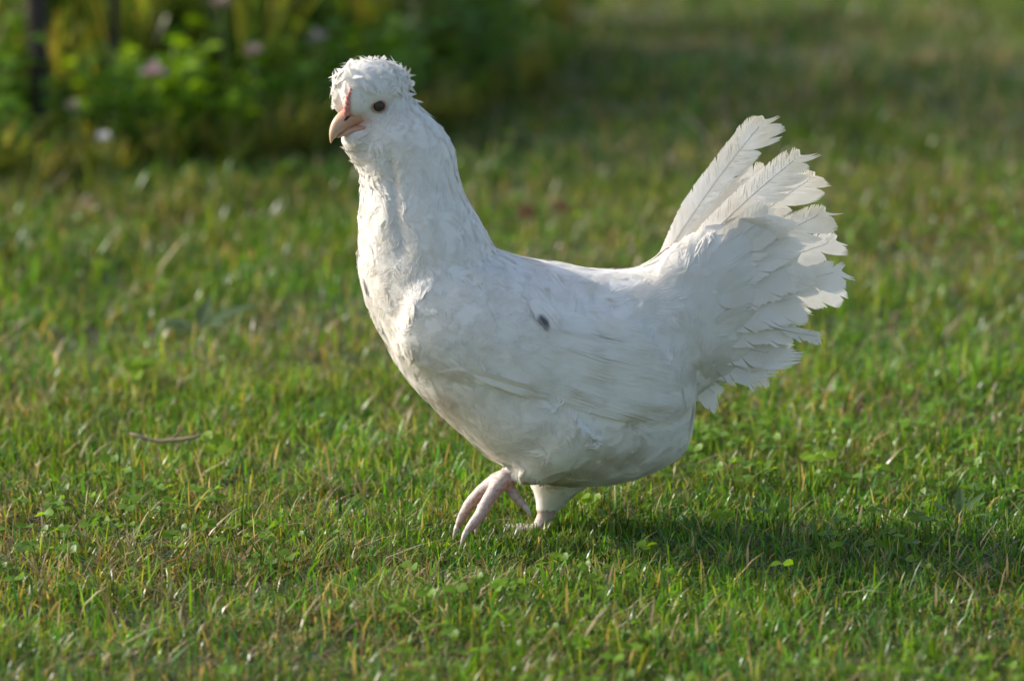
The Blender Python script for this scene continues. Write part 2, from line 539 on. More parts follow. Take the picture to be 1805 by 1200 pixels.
def clover_plant(u, v, n, r, h, label):
    g = on_ground(u, v)
    g[2] = float(gz(g[0], g[1]))
    root = empty('clover_plant', g, label, 'clover')
    for k in range(n):
        a = rng.uniform(0, 6.28)
        q = np.array((math.cos(a), math.sin(a), 0)) * rng.uniform(0.002, 0.012)
        hh = h * rng.uniform(0.75, 1.1)
        top = q * 1.6 + np.array((0, 0, hh))
        mb = MB()
        col = np.array((0.23, 0.37, 0.018)) * rng.uniform(0.85, 1.15)
        mb.tube([q, (q + top) / 2 + np.array((0, 0, 0.002)), top], 0.0008, col, 5)
        st = link('stalk', mb.mesh('stalk', M_STEM), root)
        for j in range(3):
            mb = MB()
            aa = a + j * 2.094 + rng.normal(0, 0.1)
            mb.leaf(top, (math.cos(aa), math.sin(aa), rng.uniform(-0.1, 0.4)), (rng.normal(-0.4, 0.3), -0.75, 1), r * 1.1, r, col, 0.2, 0.12, 6, 1.0)
            link('leaflet', mb.mesh('leaflet', M_LEAF), st)
clover_plant(388, 850, 4, 0.014, 0.036, 'bright green clover with broad leaflets growing below the dry twig')
clover_plant(1440, 868, 3, 0.012, 0.034, 'small bright clover at the sunlit edge of the hen shadow')
clover_plant(1262, 962, 2, 0.009, 0.034, 'tiny clover sprig standing inside the hen shadow')
clover_plant(238, 706, 4, 0.016, 0.036, 'blurred clover behind the dry twig')
clover_plant(1040, 925, 3, 0.010, 0.030, 'low clover beside the standing leg of the hen')

def broad_weed(u, v, specs, col, label):
    g = on_ground(u, v)
    g[2] = float(gz(g[0], g[1])) + 0.004
    root = empty('broadleaf_weed', g, label, 'weed')
    for az, el, ln, wd in specs:
        mb = MB()
        c = np.array(col) * rng.uniform(0.9, 1.1)
        mb.leaf(np.zeros(3), (math.cos(az) * math.cos(el), math.sin(az) * math.cos(el), math.sin(el)), (0.1, -0.2, 1), ln, wd, c, 0.35, 0.18, 8, 0.8)
        link('leaf', mb.mesh('leaf', M_LEAF), root)
broad_weed(1690, 925, [(0.5, 0.9, 0.042, 0.010), (2.6, 0.7, 0.040, 0.009), (-0.7, 0.6, 0.036, 0.009), (1.4, 0.9, 0.044, 0.010), (3.6, 0.5, 0.034, 0.008), (4.6, 0.5, 0.03, 0.008)], (0.15, 0.23, 0.10), 'pale grey green weed with narrow leaves at the end of the hen shadow')
broad_weed(345, 600, [(0.35, 0.55, 0.085, 0.017), (2.4, 0.4, 0.055, 0.016), (-0.5, 0.5, 0.05, 0.014), (1.2, 0.8, 0.06, 0.016), (3.6, 0.5, 0.05, 0.015)], (0.15, 0.22, 0.11), 'blurred plantain rosette with a long shiny leaf in rough grass')
broad_weed(725, 560, [(0.2, 0.6, 0.05, 0.02), (2.2, 0.5, 0.05, 0.02), (4.0, 0.5, 0.045, 0.018)], (0.09, 0.18, 0.03), 'low broadleaf weed half hidden behind the hen breast')

# dry twig lying on the grass
def build_twig():
    g = on_ground(300, 830); g[2] = float(gz(g[0], g[1]))
    root = empty('dry_twig', g, 'thin pale dry twig bent in the middle lying on the lawn', 'twig')
    pts = [(228, 764), (246, 769), (262, 774), (282, 778), (300, 776), (318, 775), (340, 771), (366, 763)]
    w = [at_depth(u, v, g[1]) - g for u, v in pts]
    mb = MB(); mb.tube(w, [0.0014, 0.0017, 0.0019, 0.0021, 0.0023, 0.002, 0.0017, 0.001], np.array((0.42, 0.32, 0.20)), 7)
    link('stem', mb.mesh('stem', M_WOOD), root)
    for a, b, r in ((4, (318, 748), 0.0016), (5, (352, 752), 0.0012), (2, (252, 762), 0.001)):
        e = at_depth(*b, g[1] + 0.01) - g
        mb = MB(); mb.tube([w[a], (w[a] + e) / 2 + np.array((0.002, 0, -0.002)), e], [r, r * 0.8, r * 0.5], np.array((0.28, 0.20, 0.11)), 6)
        link('side_shoot', mb.mesh('side_shoot', M_WOOD), root)
build_twig()

def dead_leaf(u, v, size, col, label):
    g = on_ground(u, v); g[2] = float(gz(g[0], g[1])) + 0.014
    mb = MB()
    mb.leaf(np.zeros(3), (0.9, -0.3, 0.25), (0.1, -0.5, 1), size, size * 0.62, np.array(col), 0.7, 0.3, 8, 0.8)
    o = link('fallen_leaf', mb.mesh('fallen_leaf', M_LEAF), None, label, 'leaf')
    o.location = tuple(g)
dead_leaf(905, 402, 0.042, (0.17, 0.085, 0.04), 'curled reddish brown fallen leaf on the lawn behind the hen back')
dead_leaf(965, 392, 0.04, (0.20, 0.11, 0.05), 'smaller brown fallen leaf beside the reddish one')
dead_leaf(130, 398, 0.05, (0.40, 0.26, 0.17), 'pale tan fallen leaf on the far lawn before the border')

# ------------------------------------------------------------------ flower border beyond the lawn
def border_point(u, back):
    """a point on the ground, that far behind the border edge, in the direction of photo column u"""
    x = 0.0
    for _ in range(30):
        y = np.interp(x, BEX, BEY) + back
        x = (u - 902.5) / FPX * (y + 4.25) * 1.0
    return np.array((x, y, float(gz(x, y))))

def leafy_mesh(h, nst, leaf_l, leaf_w, spread, col, seed):
    r = np.random.default_rng(seed)
    stems, fol = MB(), MB()
    tops = []
    for k in range(nst):
        az = r.uniform(0, 6.28); sp = spread * r.uniform(0.2, 1)
        hh = h * r.uniform(0.6, 1.05)
        b = np.array((math.cos(az), math.sin(az), 0)) * sp * 0.25
        e = np.array((math.cos(az) * sp, math.sin(az) * sp, hh))
        pts = [b + (e - b) * t + np.array((0, 0, hh * 0.08 * math.sin(math.pi * t))) for t in np.linspace(0, 1, 6)]
        stems.tube(pts, np.linspace(0.0032, 0.0014, 6), np.array(col) * 0.7 + np.array((0.03, 0.01, 0.0)), 5)
        tops.append(pts[-1])
        nl = int(hh / 0.022)
        for j in range(nl):
            t = 0.12 + 0.88 * (j + r.random()) / nl
            i = min(4, int(t * 5)); p = pts[i] + (pts[i + 1] - pts[i]) * (t * 5 - i)
            a = j * 2.4 + r.normal(0, 0.4)
            d = np.array((math.cos(a), math.sin(a), r.uniform(0.05, 0.7)))
            s = r.uniform(0.6, 1.15) * (1.15 - 0.45 * t)
            fol.leaf(p, d, (r.normal(0, 0.3), r.normal(0, 0.3), 1), leaf_l * s, leaf_w * s, np.array(col) * r.uniform(0.65, 1.3), r.uniform(0.2, 0.9), 0.15, 4, 0.75)
    return stems.mesh('stem', M_STEM), fol.mesh('foliage', M_LEAF), tops

def tuft_mesh(h, n, w, cols, seed):
    r = np.random.default_rng(seed)
    fol = MB()
    for k in range(n):
        a = r.uniform(0, 6.28); hh = h * r.uniform(0.5, 1.05); ln = r.uniform(0.1, 0.6)
        d = np.array((math.cos(a), math.sin(a), 0)); s = np.array((-math.sin(a), math.cos(a), 0))
        b = d * r.uniform(0, 0.03)
        V = []
        for t, ww in ((0, 0.7), (0.3, 1), (0.6, 0.9), (0.85, 0.5), (1, 0.05)):
            p = b + d * hh * ln * t * t + np.array((0, 0, hh * (t - 0.25 * ln * t * t)))
            V += [p - s * w * ww / 2, p + s * w * ww / 2]
        fol.add(V, [(2 * i, 2 * i + 1, 2 * i + 3, 2 * i + 2) for i in range(4)], np.array(cols[r.integers(len(cols))]) * r.uniform(0.75, 1.2))
    return fol.mesh('foliage', M_LEAF)

def flower_head(mb, p, rad, col, npet, rr):
    for k in range(npet):
        a = 6.283 * k / npet + rr.normal(0, 0.1)
        el = rr.uniform(-0.2, 1.3)
        d = np.array((math.cos(a) * math.cos(el), math.sin(a) * math.cos(el), math.sin(el)))
        mb.leaf(p, d, np.array((0, -0.3, 1.0)), rad, rad * 0.55, np.array(col) * rr.uniform(0.85, 1.1), 0.1, 0.1, 3, 0.8)

LEAFY = [leafy_mesh(0.22, 6, 0.058, 0.040, 0.11, (0.17, 0.33, 0.024), 1),
         leafy_mesh(0.32, 5, 0.066, 0.038, 0.12, (0.11, 0.25, 0.030), 2),
         leafy_mesh(0.16, 8, 0.045, 0.036, 0.09, (0.27, 0.44, 0.02), 3),
         leafy_mesh(0.48, 5, 0.055, 0.032, 0.10, (0.28, 0.34, 0.04), 4)]
TUFT = [tuft_mesh(0.30, 60, 0.006, ((0.15, 0.23, 0.035), (0.30, 0.30, 0.06), (0.40, 0.34, 0.13)), 5),
        tuft_mesh(0.52, 46, 0.007, ((0.24, 0.28, 0.045), (0.34, 0.31, 0.08), (0.15, 0.23, 0.04)), 6)]
KINDS = [('leafy_plant', 'bushy mid green leafy plant in the flower border', 'leafy plants of the border'),
         ('leafy_plant', 'taller dark green leafy plant in the flower border', 'dark leafy plants of the border'),
         ('leafy_plant', 'low bright yellow green plant with round leaves at the border edge', 'bright low plants at the border edge'),
         ('tall_plant', 'tall thin yellow green plant at the back of the border', 'tall plants at the back of the border')]

def place_leafy(kind, u, back, s, rz):
    p = border_point(u, back)
    nm, lb, gp = KINDS[kind]
    o = empty(nm, p, lb, 'plant', gp)
    o.rotation_euler = (0, 0, rz); o.scale = (s, s, s)
    st, fo, _ = LEAFY[kind]
    link('stem', st, o); link('foliage', fo, o, kind='stuff')
    return o

rb = np.random.default_rng(77)
# front rows: mid, dark and bright plants; back rows: tall ones
for u in range(-200, 1010, 52):
    k = 1 if rb.random() < 0.45 else 0
    place_leafy(k, u + rb.uniform(-20, 20), rb.uniform(-0.02, 0.12), rb.uniform(0.45, 0.85) * (0.75 if k else 1), rb.uniform(0, 6.28))
for u in range(-200, 1120, 60):
    place_leafy(int(rb.integers(0, 2)), u + rb.uniform(-25, 25), rb.uniform(0.25, 0.55), rb.uniform(0.65, 1.0), rb.uniform(0, 6.28))
for u in range(-220, 1150, 110):
    place_leafy(int(rb.integers(0, 2)), u + rb.uniform(-25, 25), rb.uniform(0.75, 1.2), rb.uniform(0.9, 1.25), rb.uniform(0, 6.28))
for u, b, s in ((230, 0.10, 1.0), (275, 0.06, 1.1), (330, 0.12, 0.9), (400, 0.02, 0.8), (300, 0.2, 1.2), (560, 0.1, 0.8), (200, 0.25, 1.0), (470, 0.22, 1.1), (380, 0.45, 1.2), (640, 0.3, 1.0)):
    place_leafy(2, u, b, s, rb.uniform(0, 6.28))
for u in range(-180, 720, 50):
    place_leafy(3, u + rb.uniform(-20, 20), rb.uniform(0.55, 1.3), rb.uniform(0.8, 1.2), rb.uniform(0, 6.28))
for i, u in enumerate(list(range(-220, 560, 52)) + list(range(640, 1100, 120))):
    p = border_point(u + rb.uniform(-20, 20), rb.uniform(0.15, 0.9))
    t = int(i % 3 > 0) if u < 600 else 0
    o = empty('tall_grass_tuft', p, ('uncut green grass tuft between border plants', 'tall yellowing grass tuft among border plants')[t], 'grass tuft', ('green border tufts', 'yellow border tufts')[t])
    o.rotation_euler = (0, 0, rb.uniform(0, 6.28))
    link('foliage', TUFT[t], o, kind='stuff')

for i, u in enumerate(range(-150, 960, 42)):       # uncut fringe where the mower does not reach
    p = border_point(u + rb.uniform(-15, 15), rb.uniform(-0.10, 0.04))
    o = empty('grass_fringe', p, 'short uncut grass fringe along the lawn edge of the border', 'grass tuft', 'uncut fringe along the border edge')
    o.rotation_euler = (0, 0, rb.uniform(0, 6.28)); k = rb.uniform(0.22, 0.42); o.scale = (k * 1.6, k * 1.6, k)
    link('foliage', TUFT[0], o, kind='stuff')

def flower(u, v, back, rad, col, label, npet=16):
    p = border_point(u, back)
    top = at_depth(u, v, p[1]) - p
    o = empty('flower', p, label, 'flower')
    mb = MB(); mb.tube([np.zeros(3), top * 0.5 + np.array((0.006, 0, 0)), top], [0.002, 0.0017, 0.0013], np.array((0.09, 0.15, 0.03)), 6)
    link('stem', mb.mesh('stem', M_STEM), o)
    mb = MB(); flower_head(mb, top, rad, col, npet, rb)
    link('flower_head', mb.mesh('flower_head', M_PETAL), o)
    mb = MB()
    for k in range(3):
        a = k * 2.1
        mb.leaf(top * (0.3 + 0.15 * k), (math.cos(a), math.sin(a), 0.5), (0, 0, 1), 0.03, 0.012, np.array((0.09, 0.17, 0.025)), 0.4, 0.15, 4)
    link('foliage', mb.mesh('foliage', M_LEAF), o)
PINK = (0.62, 0.42, 0.44)
flower(270, 130, 0.0, 0.022, PINK, 'pale pink flower hanging over the bright low plants', 18)
flower(446, 97, 0.02, 0.018, (0.62, 0.47, 0.42), 'peach pink flower head between the other pink flowers', 18)
flower(560, 72, 0.05, 0.018, (0.52, 0.44, 0.42), 'dull pinkish flower near the crest of the hen', 16)
flower(183, 245, -0.12, 0.013, (0.75, 0.75, 0.75), 'tiny white daisy at the lawn edge below the pink flower', 16)
flower(388, 8, 0.08, 0.018, (0.55, 0.42, 0.36), 'faded pinkish flower high up behind the peach one', 16)
flower(128, 190, -0.02, 0.014, (0.40, 0.36, 0.26), 'withered greyish seed head near the dark stake', 14)

def stake(u, back, r, h, col, label, lean):
    p = border_point(u, back); p[2] -= 0.05
    o = empty('wooden_stake', p, label, 'stake')
    mb = MB()
    t = np.linspace(0, 1, 9)
    pts = [np.array((lean * q * h + 0.004 * math.sin(q * 9), 0.003 * math.cos(q * 7), q * h)) for q in t]
    mb.tube(pts, r * (1 - 0.12 * t), np.array(col), 10)
    s = link('post', mb.mesh('post', M_WOOD), o)
    mb = MB(); mb.tube([pts[-1], pts[-1] + np.array((0, 0, 0.012))], [r * 0.88, r * 0.4], np.array(col) * 0.9, 10)
    link('tip', mb.mesh('tip', M_WOOD), o)
stake(58, 0.24, 0.015, 0.85, (0.075, 0.06, 0.05), 'dark weathered wooden stake at the end of the border', 0.0)
stake(186, 0.30, 0.010, 0.8, (0.10, 0.085, 0.065), 'thinner brown stake behind the withered seed head', 0.02)

# ------------------------------------------------------------------ unseen tree added outside the view so that its crown dapples the far lawn
def build_tree():
    r = np.random.default_rng(5)
    c = np.array((1.0, 2.9, 0.0)) + np.array(SUNV) * 6.6
    base = np.array((c[0] - 0.1, c[1] + 0.1, 0.0))
    root = empty('added_shade_tree', base, 'unseen leafy tree added outside the view to throw dappled shade over the far lawn', 'tree')
    mb = MB()
    cc = c - base
    t = np.linspace(0, 1, 8)
    mb.tube([np.array((0.1 * math.sin(q * 4), -0.05 * q, q * (cc[2] + 0.3))) for q in t], 0.055 * (1 - 0.75 * t), np.array((0.12, 0.09, 0.06)), 9)
    tips = []
    for k in range(14):
        a, e = k * 2.4, r.uniform(0.1, 0.9)
        b = np.array((0, 0, cc[2] + r.uniform(-0.7, 0.2)))
        tip = b + np.array((math.cos(a) * math.cos(e) * 1.25, math.sin(a) * math.cos(e) * 0.8, math.sin(e) * 0.6)) * r.uniform(0.7, 1.1)
        mb.tube([b, (b + tip) / 2 + np.array((0, 0, 0.06)), tip], [0.018, 0.012, 0.005], np.array((0.12, 0.09, 0.06)), 6)
        tips += [b + (tip - b) * q for q in (0.5, 0.7, 0.85, 1.0)]
    link('trunk', mb.mesh('trunk', M_WOOD), root)
    fb = MB()
    for p in tips:
        for j in range(28):
            q = p + r.normal(0, 0.13, 3)
            d = r.normal(0, 1, 3); d[2] -= 0.3
            fb.leaf(q, d, r.normal(0, 1, 3), r.uniform(0.06, 0.11), r.uniform(0.035, 0.06), np.array((0.07, 0.15, 0.02)) * r.uniform(0.8, 1.2), 0.3, 0.1, 3, 0.8)
    link('crown', fb.mesh('crown', M_LEAF), root, kind='stuff')
build_tree()

# ------------------------------------------------------------------ the hen
BF = Frame((0.0, 0.0, 0.0), R(9))          # median plane of the body: head end a little nearer the camera
HP = BF.px(668, 200)                        # pivot of the head
HF = Frame(HP, R(33))                       # median plane of the head: turned towards the camera
WHITE = np.array((0.86, 0.82, 0.75))
VANE = np.array((0.93, 0.905, 0.86))      # a thin vane scatters nearly all light, part of it through

def ring(c, e1, e2, r1p, r1n, r2, n=28, ex=2.2):
    """superellipse ring: r1p/r1n along +e1/-e1, r2 along +-e2"""
    V = []
    for k in range(n):
        a = 2 * math.pi * k / n
        ca, sa = math.cos(a), math.sin(a)
        x = math.copysign(abs(ca) ** (2 / ex), ca); y = math.copysign(abs(sa) ** (2 / ex), sa)
        V.append(c + e1 * x * (r1p if x > 0 else r1n) + e2 * y * r2)
    return V

def loft(bm, rings):
    n = len(rings[0])
    vs = [[bm.verts.new(tuple(p)) for p in r] for r in rings]
    for i in range(len(rings) - 1):
        for k in range(n):
            bm.faces.new((vs[i][k], vs[i][(k + 1) % n], vs[i + 1][(k + 1) % n], vs[i + 1][k]))
    bm.faces.new(vs[0][::-1]); bm.faces.new(vs[-1])

def tube_bm(bm, pts, rad, n=12):
    pts = np.asarray(pts, float)
    t = np.gradient(pts, axis=0); t /= np.linalg.norm(t, axis=1)[:, None]
    rings = []
    for p, r, d in zip(pts, rad, t):
        e1 = np.cross(d, (0.12, 0.98, 0.15)); e1 /= np.linalg.norm(e1); e2 = np.cross(d, e1)
        rings.append(ring(p, e1, e2, r, r, r, n, 2.0))
    loft(bm, rings)

def ball(bm, c, ax, rad, n=16):
    rings = []
    for t in np.linspace(0.02, 0.98, n):
        a = math.pi * t
        rings.append(ring(c - ax[0] * rad[0] * math.cos(a), ax[1], ax[2], rad[1] * math.sin(a), rad[1] * math.sin(a), rad[2] * math.sin(a), 20, 2.0))
    loft(bm, rings)

UP = np.array((0, 0, 1.0))
def cr_spline(pts, per=6):
    """Catmull-Rom through the points"""
    P = np.asarray(pts, float)
    P = np.vstack((2 * P[0] - P[1], P, 2 * P[-1] - P[-2]))
    out = []
    for i in range(1, len(P) - 2):
        for t in np.linspace(0, 1, per, endpoint=False):
            out.append(0.5 * (2 * P[i] + (P[i + 1] - P[i - 1]) * t + (2 * P[i - 1] - 5 * P[i] + 4 * P[i + 1] - P[i + 2]) * t * t + (3 * P[i] - P[i - 1] - 3 * P[i + 1] + P[i + 2]) * t ** 3))
    out.append(P[-2])
    return np.array(out)

TORSO = [  # column u, top v, bottom v, half width (m)
    (650, 420, 535, 0.018), (664, 405, 575, 0.034), (684, 400, 618, 0.050), (712, 402, 662, 0.062), (745, 408, 700, 0.071),
    (785, 416, 738, 0.078), (830, 424, 778, 0.083), (880, 440, 815, 0.086), (930, 456, 838, 0.087), (985, 464, 850, 0.085),
    (1040, 474, 852, 0.081), (1095, 476, 846, 0.074), (1140, 472, 832, 0.062), (1175, 470, 818, 0.050), (1200, 480, 800, 0.039), (1214, 500, 775, 0.027), (1222, 530, 742, 0.012)]
NECK = [  # row v, left u, right u, half width (m)
    (160, 650, 716, 0.016), (188, 640, 738, 0.022), (215, 626, 768, 0.029), (240, 614, 788, 0.033), (265, 618, 801, 0.035), (295, 632, 805, 0.037), (325, 636, 813, 0.040), (355, 634, 825, 0.045),
    (385, 634, 843, 0.050), (415, 633, 860, 0.055), (445, 635, 872, 0.059), (480, 637, 880, 0.062), (520, 645, 880, 0.060), (560, 660, 860, 0.055)]
TAILB = [  # the plumage under and round the tail quills
    (1100, 490, 800, 0.064), (1140, 466, 785, 0.057), (1175, 440, 745, 0.049), (1205, 424, 712, 0.041), (1235, 410, 692, 0.033), (1265, 405, 670, 0.026), (1295, 412, 645, 0.019), (1322, 430, 622, 0.013), (1342, 460, 600, 0.007)]

def torso_rings(rows, ex=2.25):
    S = cr_spline(rows, 3)
    out = []
    for u, vt, vb, w in S:
        t, b = BF.px(u, vt), BF.px(u, vb)
        c = b * 0.54 + t * 0.46
        hw = w
        out.append(ring(c, UP, BF.n, (t - c)[2], (c - b)[2], hw, 32, ex))
    return out

def build_body_mesh():
    bm = bmesh.new()
    loft(bm, torso_rings(TORSO))
    loft(bm, torso_rings(TAILB, 2.0))
    S = cr_spline(NECK, 3)
    loft(bm, [ring((BF.px(u0, v) + BF.px(u1, v)) / 2, BF.a, BF.n, np.linalg.norm(BF.px(u1, v) - BF.px(u0, v)) / 2, np.linalg.norm(BF.px(u1, v) - BF.px(u0, v)) / 2, w, 28, 2.1) for v, u0, u1, w in S])
    # skull, cheeks, crest lobes, beard
    hx, hn = HF.a, HF.n
    ball(bm, HF.px(664, 194), (hx, UP, hn), (0.028, 0.0235, 0.0205))
    ball(bm, HF.px(646, 205), (hx, UP, hn), (0.018, 0.0115, 0.0115))
    ball(bm, HF.px(660, 152, -0.006), (hx, UP, hn), (0.030, 0.0235, 0.020))
    ball(bm, HF.px(628, 166, -0.009), (hx, UP, hn), (0.014, 0.021, 0.013))
    ball(bm, HF.px(608, 168, 0.011), (hx, UP, hn), (0.012, 0.019, 0.011))
    ball(bm, HF.px(640, 150, 0.010), (hx, UP, hn), (0.026, 0.022, 0.018))
    ball(bm, HF.px(688, 148), (hx, UP, hn), (0.018, 0.014, 0.016))
    ball(bm, HF.px(632, 246), (hx, UP, hn), (0.015, 0.014, 0.016))
    ball(bm, HF.px(650, 262), (hx, UP, hn), (0.018, 0.020, 0.020))
    ball(bm, HF.px(690, 225), (hx, UP, hn), (0.025, 0.026, 0.024))
    # thighs: the near one carried forward, the far one standing
    tube_bm(bm, [BF.px(1000, 740, -0.045), BF.px(960, 790, -0.048), BF.px(935, 822, -0.046), BF.px(912, 834, -0.043)], [0.045, 0.034, 0.021, 0.011], 16)
    tube_bm(bm, [BF.px(1005, 780, 0.03), BF.px(985, 825, 0.032), BF.px(974, 860, 0.032), BF.px(966, 888, 0.032), BF.px(960, 905, 0.032)], [0.046, 0.033, 0.0215, 0.0120, 0.008], 16)
    # lifted foot: shank, three front toes and the hind toe
    NL = -0.043
    tube_bm(bm, [BF.px(935, 832, NL), BF.px(915, 833, NL), BF.px(900, 836, NL), BF.px(888, 842, NL), BF.px(878, 850, NL)], [0.0075, 0.0067, 0.0077, 0.0083, 0.0062])
    tube_bm(bm, [BF.px(896, 837, NL), BF.px(874, 845, NL + 0.004), BF.px(848, 866, NL + 0.010), BF.px(828, 888, NL + 0.014), BF.px(815, 910, NL + 0.016), BF.px(806, 929, NL + 0.018)], [0.0072, 0.0069, 0.0062, 0.0058, 0.0049, 0.0032])
    tube_bm(bm, [BF.px(894, 842, NL), BF.px(876, 858, NL - 0.006), BF.px(860, 882, NL - 0.010), BF.px(846, 908, NL - 0.014), BF.px(832, 925, NL - 0.016), BF.px(821, 939, NL - 0.018)], [0.0075, 0.0072, 0.0063, 0.0058, 0.0049, 0.0032])
    tube_bm(bm, [BF.px(892, 840, NL + 0.006), BF.px(872, 850, NL + 0.018), BF.px(856, 872, NL + 0.028), BF.px(848, 900, NL + 0.034), BF.px(842, 922, NL + 0.038)], [0.0067, 0.0062, 0.0055, 0.0048, 0.0030])
    tube_bm(bm, [BF.px(890, 846, NL), BF.px(900, 862, NL), BF.px(912, 878, NL - 0.002), BF.px(924, 892, NL - 0.004)], [0.0062, 0.0053, 0.0049, 0.0035])
    # standing foot: shank down into the grass, toes spread on the ground
    FL = 0.032
    foot = BF.px(946, 952, FL); foot[2] = 0.000
    tube_bm(bm, [BF.px(970, 890, FL), BF.px(961, 910, FL), BF.px(953, 928, FL), foot], [0.0085, 0.0078, 0.0076, 0.0088])
    global FOOT_TIPS
    FOOT_TIPS = []
    for az, ln in ((math.pi - 0.05, 0.058), (math.pi + 0.62, 0.048), (math.pi - 0.68, 0.048), (0.1, 0.024)):
        d = np.array((math.cos(az), math.sin(az), 0))
        tp = foot + d * ln; tp[2] = -0.001
        tube_bm(bm, [foot, foot + d * ln * 0.35 + UP * 0.001, foot + d * ln * 0.7 - UP * 0.002, tp], [0.0078, 0.0064, 0.0056, 0.0036])
        FOOT_TIPS.append((tp, d))
    me = bpy.data.meshes.new('hen_cage')
    bmesh.ops.recalc_face_normals(bm, faces=bm.faces[:])
    bm.to_mesh(me); bm.free()
    o = bpy.data.objects.new('hen_cage', me)
    COL.objects.link(o)
    md = o.modifiers.new('r', 'REMESH'); md.mode = 'VOXEL'; md.voxel_size = 0.0021; md.use_smooth_shade = True
    dg = bpy.context.evaluated_depsgraph_get()
    me2 = bpy.data.meshes.new_from_object(o.evaluated_get(dg))
    bpy.data.objects.remove(o)
    return me2

def smooth_mesh(me):
    n = len(me.vertices)
    V = np.empty(n * 3, np.float32); me.vertices.foreach_get('co', V); V = V.reshape(-1, 3).astype(float)
    E = np.empty(len(me.edges) * 2, np.int32); me.edges.foreach_get('vertices', E); E = E.reshape(-1, 2)
    deg = np.bincount(E.ravel(), minlength=n).astype(float)
    P = project(V)
    leg = ((P[:, 1] > 826) & (P[:, 0] < 915)) | (P[:, 1] > 880)
    head = P[:, 1] < 265
    for it in range(46):
        A = np.zeros_like(V)
        for c in range(3):
            A[:, c] = np.bincount(E[:, 0], V[E[:, 1], c], n) + np.bincount(E[:, 1], V[E[:, 0], c], n)
        A /= deg[:, None]
        k = np.full(n, 0.6)
        k[leg] = 0.5 if it < 3 else 0.0
        if it >= 12: k[head & ~leg] = 0.0
        # lambda-mu pairs keep the volume
        s = 1.0 if it % 2 == 0 else -0.93
        V += (A - V) * (k * s)[:, None]
    me.vertices.foreach_set('co', V.astype(np.float32).ravel())
    me.update()
    return V, E, leg

def poly_sd(P, poly):
    """signed distance in pixels to a closed outline (positive inside)"""
    Q = cr_spline(list(poly) + [poly[0]], 6)[:-1]
    A, B = Q, np.roll(Q, -1, 0)
    best = np.full(len(P), 1e9); inside = np.zeros(len(P), bool)
    for a, b in zip(A, B):
        ab = b - a
        t = np.clip(((P - a) @ ab) / (ab @ ab + 1e-9), 0, 1)
        best = np.minimum(best, np.linalg.norm(P - a - t[:, None] * ab, axis=1))
        c = ((a[1] > P[:, 1]) != (b[1] > P[:, 1])) & (P[:, 0] < (b[0] - a[0]) * (P[:, 1] - a[1]) / (b[1] - a[1] + 1e-12) + a[0])
        inside ^= c
    return np.where(inside, best, -best)

WING = [(706, 585), (712, 545), (728, 508), (760, 480), (820, 474), (900, 490), (1000, 520), (1080, 550), (1150, 592), (1200, 650), (1219, 700), (1216, 724),
        (1185, 738), (1120, 738), (1050, 728), (990, 712), (920, 694), (850, 676), (790, 664), (742, 652), (716, 622)]

def sstep(x, a, b):
    t = np.clip((x - a) / (b - a), 0, 1)
    return t * t * (3 - 2 * t)

